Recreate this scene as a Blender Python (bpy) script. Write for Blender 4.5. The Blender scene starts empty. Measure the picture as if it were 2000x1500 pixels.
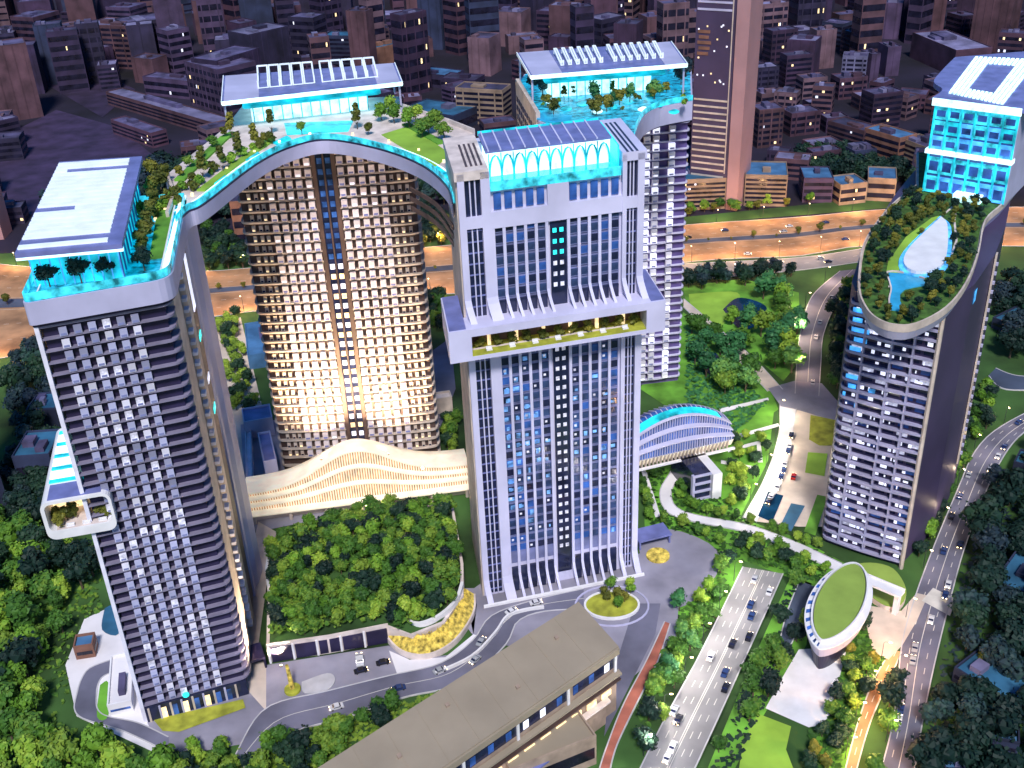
import bpy, bmesh, math, random, re
from mathutils import Matrix, Vector, noise
random.seed(7)
R_ = math.radians
SC = bpy.context.scene
COL = SC.collection
# ---------------------------------------------------------------- camera
FPX, PITCH, ROLL, CH = 2160.0, R_(29.3), R_(-2.6), 330.0
_f = (0, math.cos(PITCH), -math.sin(PITCH)); _u = (0, math.sin(PITCH), math.cos(PITCH)); _r = (1, 0, 0)
_c, _s = math.cos(ROLL), math.sin(ROLL)
CR = tuple(_c*_r[i]+_s*_u[i] for i in range(3)); CU = tuple(-_s*_r[i]+_c*_u[i] for i in range(3))
cam = bpy.data.cameras.new('camera'); cam.sensor_width = 36; cam.lens = FPX/2000*36
cam.clip_start = 1; cam.clip_end = 12000
co = bpy.data.objects.new('camera', cam); COL.objects.link(co)
co.matrix_world = Matrix(((CR[0], CU[0], -_f[0], 0), (CR[1], CU[1], -_f[1], 0), (CR[2], CU[2], -_f[2], CH), (0, 0, 0, 1)))
SC.camera = co
def G(px, py, z=0.0):
    "world point at height z seen at photo pixel (px,py); used to measure the plan of the place"
    a = (px-1000)/FPX; b = -(py-750)/FPX
    d = [_f[i]+a*CR[i]+b*CU[i] for i in range(3)]; t = (z-CH)/d[2]
    return Vector((d[0]*t, d[1]*t, z))
def proj(p):
    q = (p[0], p[1], p[2]-CH); a = sum(q[i]*CR[i] for i in range(3)); b = sum(q[i]*CU[i] for i in range(3)); c = sum(q[i]*_f[i] for i in range(3))
    return (1000+FPX*a/c, 750-FPX*b/c) if c > 1 else (-9e9, -9e9)
def hgt(g, py):
    lo, hi = 0, CH*1.4
    for _ in range(40):
        m = (lo+hi)/2
        if proj((g[0], g[1], m))[1] > py: lo = m
        else: hi = m
    return m
# ---------------------------------------------------------------- world, sun, exposure
SUN_EL, SUN_AZ = R_(50), R_(2)      # azimuth: direction the light comes from, measured from -Y towards +X negative = left
w = bpy.data.worlds.new("World"); SC.world = w; w.use_nodes = True
nt = w.node_tree; bg = nt.nodes['Background']
sk = nt.nodes.new('ShaderNodeTexSky'); sk.sky_type = 'NISHITA'; sk.sun_disc = False
sk.sun_elevation = R_(8); sk.altitude = 300; sk.air_density = 1.4; sk.dust_density = 0.6; sk.ozone_density = 8.0
nt.links.new(sk.outputs[0], bg.inputs[0]); bg.inputs[1].default_value = 0.13
sd = Vector((math.sin(SUN_AZ)*math.cos(SUN_EL), -math.cos(SUN_AZ)*math.cos(SUN_EL), math.sin(SUN_EL)))  # towards the sun
sk.sun_rotation = math.atan2(sd.x, sd.y)
sl = bpy.data.lights.new('sun', 'SUN'); sl.energy = 2.2; sl.angle = R_(10); sl.color = (1.0, 0.95, 0.92)
so = bpy.data.objects.new('sun', sl); COL.objects.link(so); so.location = (0, 0, 500)
so.rotation_euler = (-sd).to_track_quat('-Z', 'Y').to_euler()
SC.view_settings.view_transform = 'Standard'; SC.view_settings.look = 'None'; SC.view_settings.gamma = 1
SC.view_settings.exposure = 0.8
SC.cycles.use_denoising = True
SC.cycles.max_bounces = 5; SC.cycles.diffuse_bounces = 2; SC.cycles.glossy_bounces = 3; SC.cycles.transparent_max_bounces = 4
# ---------------------------------------------------------------- materials
MT = {}
def mat(name, col, rough=0.7, metal=0.0, emis=0.0, ecol=None, var=0.12, scale=0.15, spec=0.4, objvar=0.0):
    m = bpy.data.materials.new(name); m.use_nodes = True; n = m.node_tree; b = n.nodes['Principled BSDF']
    b.inputs['Roughness'].default_value = rough; b.inputs['Metallic'].default_value = metal
    b.inputs['Specular IOR Level'].default_value = spec
    tc = n.nodes.new('ShaderNodeTexCoord'); nz = n.nodes.new('ShaderNodeTexNoise'); nz.inputs['Scale'].default_value = scale; nz.inputs['Detail'].default_value = 5
    n.links.new(tc.outputs['Object'], nz.inputs['Vector'])
    mr = n.nodes.new('ShaderNodeMapRange'); mr.inputs[3].default_value = 1-var*1.6; mr.inputs[4].default_value = 1+var*1.6
    mr.inputs[1].default_value = 0.3; mr.inputs[2].default_value = 0.7
    n.links.new(nz.outputs[0], mr.inputs[0])
    vm = n.nodes.new('ShaderNodeVectorMath'); vm.operation = 'SCALE'; vm.inputs[0].default_value = col[:3]
    last = mr.outputs[0]
    if objvar:
        oi = n.nodes.new('ShaderNodeObjectInfo'); m2 = n.nodes.new('ShaderNodeMapRange'); m2.inputs[3].default_value = 1-objvar; m2.inputs[4].default_value = 1+objvar
        n.links.new(oi.outputs['Random'], m2.inputs[0]); mm = n.nodes.new('ShaderNodeMath'); mm.operation = 'MULTIPLY'
        n.links.new(last, mm.inputs[0]); n.links.new(m2.outputs[0], mm.inputs[1]); last = mm.outputs[0]
    n.links.new(last, vm.inputs['Scale']); n.links.new(vm.outputs[0], b.inputs['Base Color'])
    if emis:
        b.inputs['Emission Color'].default_value = (*(ecol or col)[:3], 1); b.inputs['Emission Strength'].default_value = emis
        if var > 0.2:
            me = n.nodes.new('ShaderNodeMath'); me.operation = 'MULTIPLY'; me.inputs[1].default_value = emis
            n.links.new(mr.outputs[0], me.inputs[0]); n.links.new(me.outputs[0], b.inputs['Emission Strength'])
    MT[name] = m
    return m
def leaf(name, c1, c2, c3):
    m = bpy.data.materials.new(name); m.use_nodes = True; n = m.node_tree; b = n.nodes['Principled BSDF']
    b.inputs['Roughness'].default_value = 0.6; b.inputs['Specular IOR Level'].default_value = 0.25
    oi = n.nodes.new('ShaderNodeObjectInfo'); tc = n.nodes.new('ShaderNodeTexCoord'); nz = n.nodes.new('ShaderNodeTexNoise'); nz.inputs['Scale'].default_value = 0.55; nz.inputs['Detail'].default_value = 3
    n.links.new(tc.outputs['Object'], nz.inputs['Vector'])
    ad = n.nodes.new('ShaderNodeMath'); ad.operation = 'MULTIPLY_ADD'; ad.inputs[1].default_value = 0.75
    n.links.new(oi.outputs['Random'], ad.inputs[0])
    m2 = n.nodes.new('ShaderNodeMapRange'); m2.inputs[1].default_value = 0.3; m2.inputs[2].default_value = 0.7; m2.inputs[3].default_value = -0.12; m2.inputs[4].default_value = 0.38
    n.links.new(nz.outputs[0], m2.inputs[0]); n.links.new(m2.outputs[0], ad.inputs[2])
    cr = n.nodes.new('ShaderNodeValToRGB'); e = cr.color_ramp.elements
    e[0].position = 0; e[0].color = (*c1, 1); e[1].position = 1; e[1].color = (*c3, 1); k = e.new(0.5); k.color = (*c2, 1)
    n.links.new(ad.outputs[0], cr.inputs[0]); n.links.new(cr.outputs[0], b.inputs['Base Color'])
    MT[name] = m
    return m
# ---------------------------------------------------------------- mesh helpers
class Frame:
    "plan frame: origin o, u towards p, v to the left of u (away from the camera for fronts)"
    def __init__(s, o, p):
        s.o = Vector((o[0], o[1], 0)); d = Vector((p[0]-o[0], p[1]-o[1], 0)); s.L = d.length; s.u = d.normalized(); s.v = Vector((-s.u.y, s.u.x, 0)); s.az = math.atan2(s.u.y, s.u.x)
    def w(s, u, v, z=0): q = s.o+s.u*u+s.v*v; return Vector((q.x, q.y, z))
class MB:
    def __init__(s): s.v = []; s.f = []; s.m = []; s.k = 0
    def quad(s, *p):
        n = len(s.v); s.v += [Vector(q) for q in p]; s.f.append(tuple(range(n, n+len(p)))); s.m.append(s.k); return s
    def hexa(s, b, t):
        n = len(s.v); s.v += [Vector(q) for q in b]+[Vector(q) for q in t]
        for q in ((3, 2, 1, 0), (4, 5, 6, 7), (0, 1, 5, 4), (1, 2, 6, 5), (2, 3, 7, 6), (3, 0, 4, 7)): s.f.append(tuple(n+i for i in q)); s.m.append(s.k)
        return s
    def box(s, fr, u0, u1, v0, v1, z0, z1):
        b = [fr.w(u0, v0, z0), fr.w(u1, v0, z0), fr.w(u1, v1, z0), fr.w(u0, v1, z0)]; t = [Vector((q.x, q.y, z1)) for q in b]
        return s.hexa(b, t)
    def prism(s, pts, z0, z1, top=None):
        n = len(s.v); k = len(pts); tp = top or pts
        s.v += [Vector((p[0], p[1], z0)) for p in pts]+[Vector((p[0], p[1], z1)) for p in tp]
        s.f.append(tuple(n+i for i in reversed(range(k)))); s.m.append(s.k)
        s.f.append(tuple(n+k+i for i in range(k))); s.m.append(s.k)
        for i in range(k):
            j = (i+1) % k; s.f.append((n+i, n+j, n+k+j, n+k+i)); s.m.append(s.k)
        return s
    def ribbon(s, pts, z0, z1, t, closed=False):
        "wall of thickness t to the left of a polyline"
        q = offset(pts, t, closed); k = len(pts); n = len(s.v)
        for a in (pts, q):
            for z in (z0, z1): s.v += [Vector((p[0], p[1], z)) for p in a]
        A, B, C, D = n, n+k, n+2*k, n+3*k
        for i in range(k if closed else k-1):
            j = (i+1) % k
            for f in ((A+i, A+j, B+j, B+i), (C+j, C+i, D+i, D+j), (B+i, B+j, D+j, D+i), (A+j, A+i, C+i, C+j)): s.f.append(f); s.m.append(s.k)
        if not closed:
            for i in (0, k-1): s.f.append((A+i, B+i, D+i, C+i) if i == 0 else (A+i, C+i, D+i, B+i)); s.m.append(s.k)
        return s
    def tube(s, pts, r, n=6):
        rr = r if isinstance(r, (list, tuple)) else [r]*len(pts); base = len(s.v); P = [Vector(p) for p in pts]
        for i, p in enumerate(P):
            d = (P[min(i+1, len(P)-1)]-P[max(i-1, 0)]).normalized(); a = d.orthogonal().normalized(); b = d.cross(a)
            for j in range(n):
                t = 2*math.pi*j/n; s.v.append(p+(a*math.cos(t)+b*math.sin(t))*rr[i])
        for i in range(len(P)-1):
            for j in range(n):
                k = (j+1) % n; s.f.append((base+i*n+j, base+i*n+k, base+(i+1)*n+k, base+(i+1)*n+j)); s.m.append(s.k)
        for e in (0, len(P)-1):
            s.f.append(tuple(base+e*n+j for j in range(n))); s.m.append(s.k)
        return s
    def grid(s, rows):
        n = len(s.v); k = len(rows[0])
        for r in rows: s.v += [Vector(p) for p in r]
        for i in range(len(rows)-1):
            for j in range(k-1): s.f.append((n+i*k+j, n+i*k+j+1, n+(i+1)*k+j+1, n+(i+1)*k+j)); s.m.append(s.k)
        return s
    def mesh(s, name, mats, org=(0, 0, 0), smooth=False):
        me = bpy.data.meshes.new(name); o = Vector(org)
        me.from_pydata([tuple(p-o) for p in s.v], [], s.f)
        for a in (mats if isinstance(mats, (list, tuple)) else [mats]): me.materials.append(MT[a] if isinstance(a, str) else a)
        me.polygons.foreach_set('material_index', s.m)
        if smooth: me.polygons.foreach_set('use_smooth', [True]*len(s.f))
        me.update(); return me
def offset(pts, t, closed=False):
    k = len(pts); out = []
    for i in range(k):
        a = pts[(i-1) % k] if (closed or i > 0) else None; b = pts[(i+1) % k] if (closed or i < k-1) else None; p = pts[i]
        ns = []
        if a is not None: d = Vector((p[0]-a[0], p[1]-a[1])); d.normalize(); ns.append(Vector((-d.y, d.x)))
        if b is not None: d = Vector((b[0]-p[0], b[1]-p[1])); d.normalize(); ns.append(Vector((-d.y, d.x)))
        n = ns[0] if len(ns) == 1 else (ns[0]+ns[1]); n = n.normalized(); c = max(0.4, n.dot(ns[0]))
        out.append(Vector((p[0]+n.x*t/c, p[1]+n.y*t/c)))
    return out
def rnd_poly(pts, rad, n=5):
    "round the corners of a closed polygon; rad per corner"
    out = []; k = len(pts)
    for i in range(k):
        r = rad[i] if isinstance(rad, (list, tuple)) else rad
        p = Vector(pts[i][:2]); a = Vector(pts[i-1][:2]); b = Vector(pts[(i+1) % k][:2])
        if r <= 0: out.append(p); continue
        da = (a-p); db = (b-p); ra = min(r, da.length*.48); rb = min(r, db.length*.48); A = p+da.normalized()*ra; B = p+db.normalized()*rb
        for j in range(n+1):
            t = j/n; out.append(A*(1-t)**2+p*2*t*(1-t)+B*t*t)
    return out
def crv(pts, n=6):
    "Catmull-Rom through points"
    P = [Vector(p[:2]) for p in pts]; out = []
    for i in range(len(P)-1):
        p0, p1, p2, p3 = P[max(i-1, 0)], P[i], P[i+1], P[min(i+2, len(P)-1)]
        for j in range(n):
            t = j/n; out.append(0.5*((2*p1)+(p2-p0)*t+(2*p0-5*p1+4*p2-p3)*t*t+(3*p1-p0-3*p2+p3)*t**3))
    out.append(P[-1]); return out
def inside(p, poly):
    c = False; k = len(poly); x, y = p[0], p[1]
    for i in range(k):
        a, b = poly[i], poly[i-1]
        if (a[1] > y) != (b[1] > y) and x < (b[0]-a[0])*(y-a[1])/(b[1]-a[1])+a[0]: c = not c
    return c
# ---------------------------------------------------------------- object helpers
ORG = {}
def thing(name, label, cat, loc, group=None, rotz=0):
    o = bpy.data.objects.new(name, None); COL.objects.link(o); o.location = loc; o.rotation_euler = (0, 0, rotz); o.empty_display_size = 2
    o['label'] = label; o['category'] = cat
    if group: o['group'] = group
    ORG[o.name] = Vector(loc); return o
def part(name, mb, mats, parent, label=None, stuff=False, smooth=False):
    "mesh given in world coordinates, child of an unrotated thing (or of one of its parts)"
    org = ORG[parent.name]; o = bpy.data.objects.new(name, mb.mesh(name, mats, org, smooth)); COL.objects.link(o); o.parent = parent; ORG[o.name] = org
    if label: o['label'] = label
    if stuff: o['kind'] = 'stuff'
    return o
def inst(name, me, parent, loc, rotz=0, scale=None, label=None):
    o = bpy.data.objects.new(name, me); COL.objects.link(o); o.parent = parent
    o.location = Vector(loc)-ORG[parent.name] if parent else loc; o.rotation_euler = (0, 0, rotz)
    if scale: o.scale = scale
    if label: o['label'] = label
    return o
def struct(name, mb, mats, kind='structure', smooth=False):
    o = bpy.data.objects.new(name, mb.mesh(name, mats, (0, 0, 0), smooth)); COL.objects.link(o); o['kind'] = kind; return o
def solo(name, mb, mats, label, cat, loc, group=None, smooth=False):
    o = bpy.data.objects.new(name, mb.mesh(name, mats, loc, smooth)); COL.objects.link(o); o.location = loc; o['label'] = label; o['category'] = cat
    if group: o['group'] = group
    return o
OF = Frame((0, 0), (1, 0))
# ---------------------------------------------------------------- palette
mat('panel_lav', (0.46, 0.45, 0.64), 0.45, var=0.10, scale=0.06)
mat('panel_c', (0.60, 0.59, 0.80), 0.42, var=0.08, scale=0.05)
mat('spandrel', (0.20, 0.22, 0.42), 0.3, var=0.25, scale=0.1)
mat('violet', (0.11, 0.08, 0.24), 0.35, var=0.2, scale=0.1)
mat('slab_e', (0.34, 0.33, 0.50), 0.45, var=0.15, scale=0.1)
mat('deck_blue', (0.03, 0.20, 0.32), 0.25, emis=0.22, ecol=(0.0, 0.55, 0.8), var=0.6, scale=0.35)  # patchy emission stands in for lights on the stone deck
mat('wave_pane', (0.34, 0.17, 0.09), 0.4, emis=0.22, ecol=(1.0, 0.5, 0.2), var=0.35, scale=0.3)
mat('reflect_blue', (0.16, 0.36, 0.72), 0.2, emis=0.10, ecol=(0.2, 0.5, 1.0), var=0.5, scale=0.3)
mat('glass_slate', (0.035, 0.06, 0.15), 0.15, var=0.4, scale=0.2, spec=0.6)
mat('flank_purple', (0.058, 0.042, 0.098), 0.5, var=0.15, scale=0.03)
mat('bay_grey', (0.36, 0.37, 0.54), 0.5, var=0.15, scale=0.1, objvar=0.35)
mat('glass_dim', (0.5, 0.5, 0.6), 0.4, emis=0.22, ecol=(0.8, 0.8, 1.0), var=0.3, scale=0.5)
mat('panel_white', (0.66, 0.65, 0.76), 0.5, var=0.08, scale=0.2, objvar=0.22)
mat('panel_pink', (0.72, 0.64, 0.68), 0.5, var=0.08, scale=0.2, objvar=0.22)
mat('slab_edge', (0.23, 0.21, 0.31), 0.55, var=0.12)
mat('slab_warm', (0.56, 0.47, 0.41), 0.6, var=0.15)
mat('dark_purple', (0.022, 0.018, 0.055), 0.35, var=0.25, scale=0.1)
mat('dark_brown', (0.085, 0.052, 0.048), 0.5, var=0.25, scale=0.1)
mat('glass_dark', (0.015, 0.02, 0.06), 0.12, var=0.3, scale=0.2, spec=0.6)
mat('glass_blue', (0.04, 0.12, 0.42), 0.12, var=0.5, scale=0.12, spec=0.7)
mat('glass_lit', (0.8, 0.8, 0.9), 0.5, emis=0.54, ecol=(0.80, 0.82, 1.0))
mat('glass_warm', (0.8, 0.6, 0.3), 0.5, emis=0.72, ecol=(1.0, 0.72, 0.38), var=0.3, scale=0.4)
mat('glow_cyan', (0.02, 0.42, 0.5), 0.35, emis=0.42, ecol=(0.01, 0.62, 0.80), var=0.45, scale=0.12)
mat('glow_white', (0.7, 0.9, 0.95), 0.4, emis=0.78, ecol=(0.55, 0.95, 1.0), var=0.25, scale=0.3)
mat('louvre_white', (0.74, 0.82, 0.88), 0.5, emis=0.13, ecol=(0.8, 0.93, 1.0), var=0.08)  # faint emission put in so the louvres read as lit
mat('canopy_blue', (0.16, 0.18, 0.42), 0.5, var=0.15)
mat('water_cyan', (0.02, 0.45, 0.60), 0.08, emis=0.33, ecol=(0.0, 0.62, 0.8), var=0.4, scale=0.2)
mat('rail_glass', (0.05, 0.5, 0.62), 0.15, emis=0.33, ecol=(0.05, 0.68, 0.85), var=0.5, scale=0.25)
mat('stone_pale', (0.66, 0.57, 0.54), 0.8, var=0.15)
mat('plaza', (0.27, 0.26, 0.33), 0.8, var=0.18, scale=0.05)
mat('plaza_white', (0.74, 0.72, 0.76), 0.8, var=0.1, scale=0.05)
mat('plaza_cream', (0.60, 0.51, 0.44), 0.8, var=0.15, scale=0.07)
mat('asphalt', (0.14, 0.14, 0.20), 0.75, var=0.25, scale=0.04)
mat('asphalt_dark', (0.06, 0.08, 0.13), 0.75, var=0.3, scale=0.03)
mat('road_light', (0.24, 0.235, 0.25), 0.75, var=0.15, scale=0.05)
mat('road_orange', (0.36, 0.20, 0.105), 0.8, var=0.3, scale=0.05)  # asphalt tinted orange for the lamplight on it
mat('road_red', (0.40, 0.13, 0.09), 0.8, var=0.25, scale=0.1)
mat('lane', (0.62, 0.60, 0.56), 0.7, var=0.1)
mat('kerb', (0.50, 0.49, 0.52), 0.8, var=0.1)
mat('lawn', (0.11, 0.30, 0.03), 0.9, var=0.35, scale=0.06)
mat('lawn_bright', (0.26, 0.46, 0.05), 0.9, var=0.2, scale=0.05)
mat('lawn_yellow', (0.34, 0.36, 0.04), 0.9, var=0.25, scale=0.2)
mat('ground', (0.035, 0.09, 0.02), 0.95, var=0.5, scale=0.02)
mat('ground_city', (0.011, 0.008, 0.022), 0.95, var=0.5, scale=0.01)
mat('lawn_dark', (0.05, 0.12, 0.02), 0.9, var=0.4, scale=0.3)
mat('pond', (0.005, 0.03, 0.07), 0.08, var=0.2)
mat('pool_blue', (0.03, 0.30, 0.55), 0.1, emis=0.09, ecol=(0.05, 0.5, 0.8), var=0.2)
mat('wave_rib', (0.86, 0.78, 0.62), 0.55, emis=0.2, ecol=(1.0, 0.86, 0.62), var=0.12)  # emission stands in for the warm light on the ribs
mat('wave_glow', (0.7, 0.5, 0.25), 0.5, emis=0.62, ecol=(1.0, 0.74, 0.40), var=0.3, scale=0.2)
mat('roof_taupe', (0.33, 0.275, 0.205), 0.85, var=0.07, scale=0.05)
mat('wall_tan', (0.36, 0.27, 0.21), 0.8, var=0.18, scale=0.15)
mat('oval_green', (0.26, 0.38, 0.07), 0.9, var=0.08, scale=0.1)
mat('white_paint', (0.78, 0.77, 0.80), 0.5, var=0.06)
mat('roof_blue', (0.06, 0.16, 0.32), 0.6, var=0.25, scale=0.08)
mat('roof_teal', (0.03, 0.12, 0.22), 0.6, var=0.3, scale=0.06)
mat('trunk', (0.10, 0.075, 0.05), 0.9)
mat('metal_dark', (0.05, 0.05, 0.07), 0.4, 0.6)
mat('tyre', (0.02, 0.02, 0.02), 0.8)
mat('lamp_glow', (1, 0.8, 0.5), 0.5, emis=8.4, ecol=(1.0, 0.72, 0.38))
mat('blue_glow', (0.05, 0.25, 0.6), 0.4, emis=0.48, ecol=(0.08, 0.45, 1.0), var=0.4, scale=0.2)
mat('sign_cyan', (0.0, 0.6, 0.6), 0.4, emis=0.72, ecol=(0.05, 0.9, 0.9))
mat('planter_gold', (0.55, 0.42, 0.08), 0.9, emis=0.05, ecol=(1, .7, .15), var=0.5, scale=0.5)
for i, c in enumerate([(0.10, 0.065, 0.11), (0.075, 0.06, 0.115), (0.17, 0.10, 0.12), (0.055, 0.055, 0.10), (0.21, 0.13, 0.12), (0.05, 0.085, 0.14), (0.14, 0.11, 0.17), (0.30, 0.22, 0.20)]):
    mat('city%d' % i, (c[0]*.46, c[1]*.36, c[2]*.52), 0.8, var=0.3, scale=0.05, objvar=0.25)  # dusk over the far city is put into these darkened colours
mat('city_roof', (0.07, 0.06, 0.13), 0.8, var=0.4, scale=0.06, objvar=0.4)
mat('city_roof_light', (0.15, 0.14, 0.25), 0.8, var=0.3, scale=0.06, objvar=0.3)
mat('city_cream', (0.27, 0.19, 0.14), 0.8, var=0.2, scale=0.1, objvar=0.15)
mat('city_orange', (0.22, 0.105, 0.075), 0.8, var=0.2, scale=0.1, objvar=0.15)
mat('city_glass', (0.014, 0.013, 0.03), 0.25, var=0.4, scale=0.1)
mat('pink_fin', (0.38, 0.22, 0.24), 0.7, var=0.08, scale=0.03)
for n_, a, b, c in (('leaf_bright', (0.04, 0.12, 0.012), (0.15, 0.31, 0.03), (0.32, 0.44, 0.05)),
                    ('leaf_mid', (0.018, 0.065, 0.012), (0.06, 0.16, 0.022), (0.20, 0.30, 0.035)),
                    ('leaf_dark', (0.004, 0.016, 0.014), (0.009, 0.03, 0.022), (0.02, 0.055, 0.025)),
                    ('leaf_teal', (0.015, 0.08, 0.035), (0.045, 0.18, 0.06), (0.16, 0.32, 0.06)),
                    ('leaf_olive', (0.05, 0.065, 0.01), (0.12, 0.13, 0.02), (0.24, 0.22, 0.03)),
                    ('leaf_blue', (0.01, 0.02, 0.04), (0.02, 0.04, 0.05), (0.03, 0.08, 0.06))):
    leaf(n_, a, b, c)
CAR_COLS = {'white': (0.75, 0.75, 0.78), 'silver': (0.42, 0.44, 0.48), 'black': (0.02, 0.02, 0.03), 'dark blue': (0.03, 0.06, 0.18), 'red': (0.45, 0.03, 0.02)}
for k_, c in CAR_COLS.items(): mat('car_'+k_, c, 0.25, 0.2, var=0.05, spec=0.6)
# ---------------------------------------------------------------- window prototypes (local frame: u=x across, y=-out, z up)
def bay_mesh(w, d, h, body, glass, lit=False):
    m = MB(); m.box(OF, 0, w, -d, 0, 0, h)
    m.k = 1; m.box(OF, w*.14, w*.86, -d-.06, -d+.02, h*.08, h*.36)
    return m.mesh('bay_window', [body, glass])
def win_mesh(w, h, glass, frame='spandrel'):
    m = MB(); m.box(OF, 0, w, -.12, .25, 0, h); m.k = 1
    m.box(OF, 0, w, -.2, -.10, -.25, 0)
    return m.mesh('window', [glass, frame])
def facade(parent, fr, cols, rows, meshes, name='window', limit=100, order=None, voff=0.0, stuffmats=None, zskip=None):
    "place one window per (u,z); the first `limit` are parts of their own, the rest one joined part"
    cells = [(u, z) for z in rows for u in cols if not (zskip and zskip(u, z))]
    if order: cells.sort(key=order)
    for i, (u, z) in enumerate(cells[:limit]):
        inst(name, random.choice(meshes), parent, fr.w(u, voff, z), fr.az)
    rest = cells[limit:]
    if rest:
        mb = MB(); mats = []
        for (u, z) in rest:
            me = random.choice(meshes); n = len(mb.v)
            for v in me.vertices: mb.v.append(fr.w(u+v.co.x, voff+v.co.y, z+v.co.z))
            for p in me.polygons:
                mm = me.materials[p.material_index]
                if mm not in mats: mats.append(mm)
                mb.f.append(tuple(n+i for i in p.vertices)); mb.m.append(mats.index(mm))
        part(name, mb, mats, parent, stuff=True)
# ---------------------------------------------------------------- foliage
def crown_mesh(name, matn, rx, rz, seed, n=420, conic=0.0, leafs=0.55, blobs=9):
    rg = random.Random(seed); bm = bmesh.new(); cl = []
    for i in range(blobs):
        a = rg.uniform(0, 2*math.pi); rr = rg.uniform(.15, .62)*rx; z = rg.uniform(-.55, .6)*rz
        if conic: rr *= (1-conic*(z/rz+1)/2)
        cl.append((Vector((math.cos(a)*rr, math.sin(a)*rr, z)), rg.uniform(.36, .56)*rx*(1-(conic*.6*(z/rz+1)/2))))
    cl.append((Vector((0, 0, rz*.45)), rx*.42)); cl.append((Vector((0, 0, -rz*.1)), rx*.6))
    for c, r in cl:
        g = bmesh.ops.create_icosphere(bm, subdivisions=1, radius=r*.86)
        for v in g['verts']:
            d = 1+.35*noise.noise(v.co*1.3/r+Vector((seed, c.x, c.y))); v.co = Vector((v.co.x*d, v.co.y*d, v.co.z*d*.85))+c
    me = bpy.data.meshes.new(name); bm.to_mesh(me); bm.free()
    mb = MB(); mb.v = [v.co.copy() for v in me.vertices]; mb.f = [tuple(p.vertices) for p in me.polygons]; mb.m = [0]*len(mb.f); bpy.data.meshes.remove(me)
    for i in range(n):
        c, r = rg.choice(cl); d = Vector((rg.gauss(0, 1), rg.gauss(0, 1), rg.gauss(.25, 1))).normalized()
        p = c+Vector((d.x, d.y, d.z*.85))*r*rg.uniform(.8, 1.22); s = leafs*rg.uniform(.6, 1.3)
        t = (d+Vector((rg.uniform(-.8, .8), rg.uniform(-.8, .8), rg.uniform(-.5, .9)))).normalized(); a = t.orthogonal().normalized(); a.rotate(Matrix.Rotation(rg.uniform(0, 6.28), 3, t)); b = t.cross(a)
        mb.quad(p-a*s-b*s*.6, p+a*s-b*s*.6, p+a*s*.7+b*s*.7, p-a*s*.7+b*s*.7)
    return mb.mesh(name, [matn], (0, 0, -rz*1.0))
def trunk_mesh(h, r, seed=0):
    rg = random.Random(seed); m = MB(); m.tube([(0, 0, 0), (rg.uniform(-.1, .1), 0, h*.5), (rg.uniform(-.2, .2), rg.uniform(-.2, .2), h)], [r, r*.75, r*.5], 6)
    for i in range(4):
        a = i*1.57+rg.random(); m.tube([(0, 0, h*.6), (math.cos(a)*h*.3, math.sin(a)*h*.3, h*1.05)], [r*.45, r*.2], 4)
    return m.mesh('trunk', ['trunk'])
TREES = {}
def tree_kind(key, matn, rx, rz, th, tr, conic=0., n=420, leafs=.55, nv=3, blobs=9):
    TREES[key] = ([crown_mesh('crown', matn, rx, rz, 11*nv+i*7+len(TREES)*31, n, conic, leafs, blobs) for i in range(nv)], trunk_mesh(th*1.25, tr, len(TREES)), th)
tree_kind('bright', 'leaf_bright', 4.4, 4.0, 3.0, .32)
tree_kind('mid', 'leaf_mid', 4.2, 3.8, 3.0, .32)
tree_kind('dark', 'leaf_dark', 5.2, 4.2, 3.5, .4)
tree_kind('teal', 'leaf_teal', 4.6, 4.8, 3.0, .35)
tree_kind('olive', 'leaf_olive', 3.4, 3.2, 2.6, .28)
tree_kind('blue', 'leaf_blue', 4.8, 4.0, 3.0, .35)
tree_kind('cone', 'leaf_olive', 2.3, 4.4, 2.0, .2, conic=.75, n=360, leafs=.4)
tree_kind('shrub', 'leaf_olive', 1.7, 1.3, .5, .12, n=180, leafs=.34, nv=2, blobs=6)
tree_kind('shrub_bright', 'leaf_bright', 1.7, 1.3, .5, .12, n=180, leafs=.34, nv=2, blobs=6)
NT = {}
def tree(kind, loc, label, group, s=1.0, name='broadleaf_tree', cat='tree', bare=False):
    cr, tk, th = TREES[kind]; sz = s*random.uniform(.88, 1.12)
    r = thing(name, label, cat, loc, group, random.uniform(0, 6.28)); r.scale = (s, s, sz)
    c = bpy.data.objects.new('crown', random.choice(cr)); COL.objects.link(c); c.parent = r; c.location = (0, 0, th*.8)
    t = bpy.data.objects.new('trunk', tk); COL.objects.link(t); t.parent = r
    NT[name] = NT.get(name, 0)+1
    return r
PAVED = []
def clear_of(p, avoid): return not any(inside(p, a) for a in avoid)
TW = {'bright': 'bright green', 'mid': 'leaf green', 'dark': 'dark green', 'teal': 'blue green', 'olive': 'olive', 'blue': 'blackish green', 'cone': 'olive'}
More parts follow.
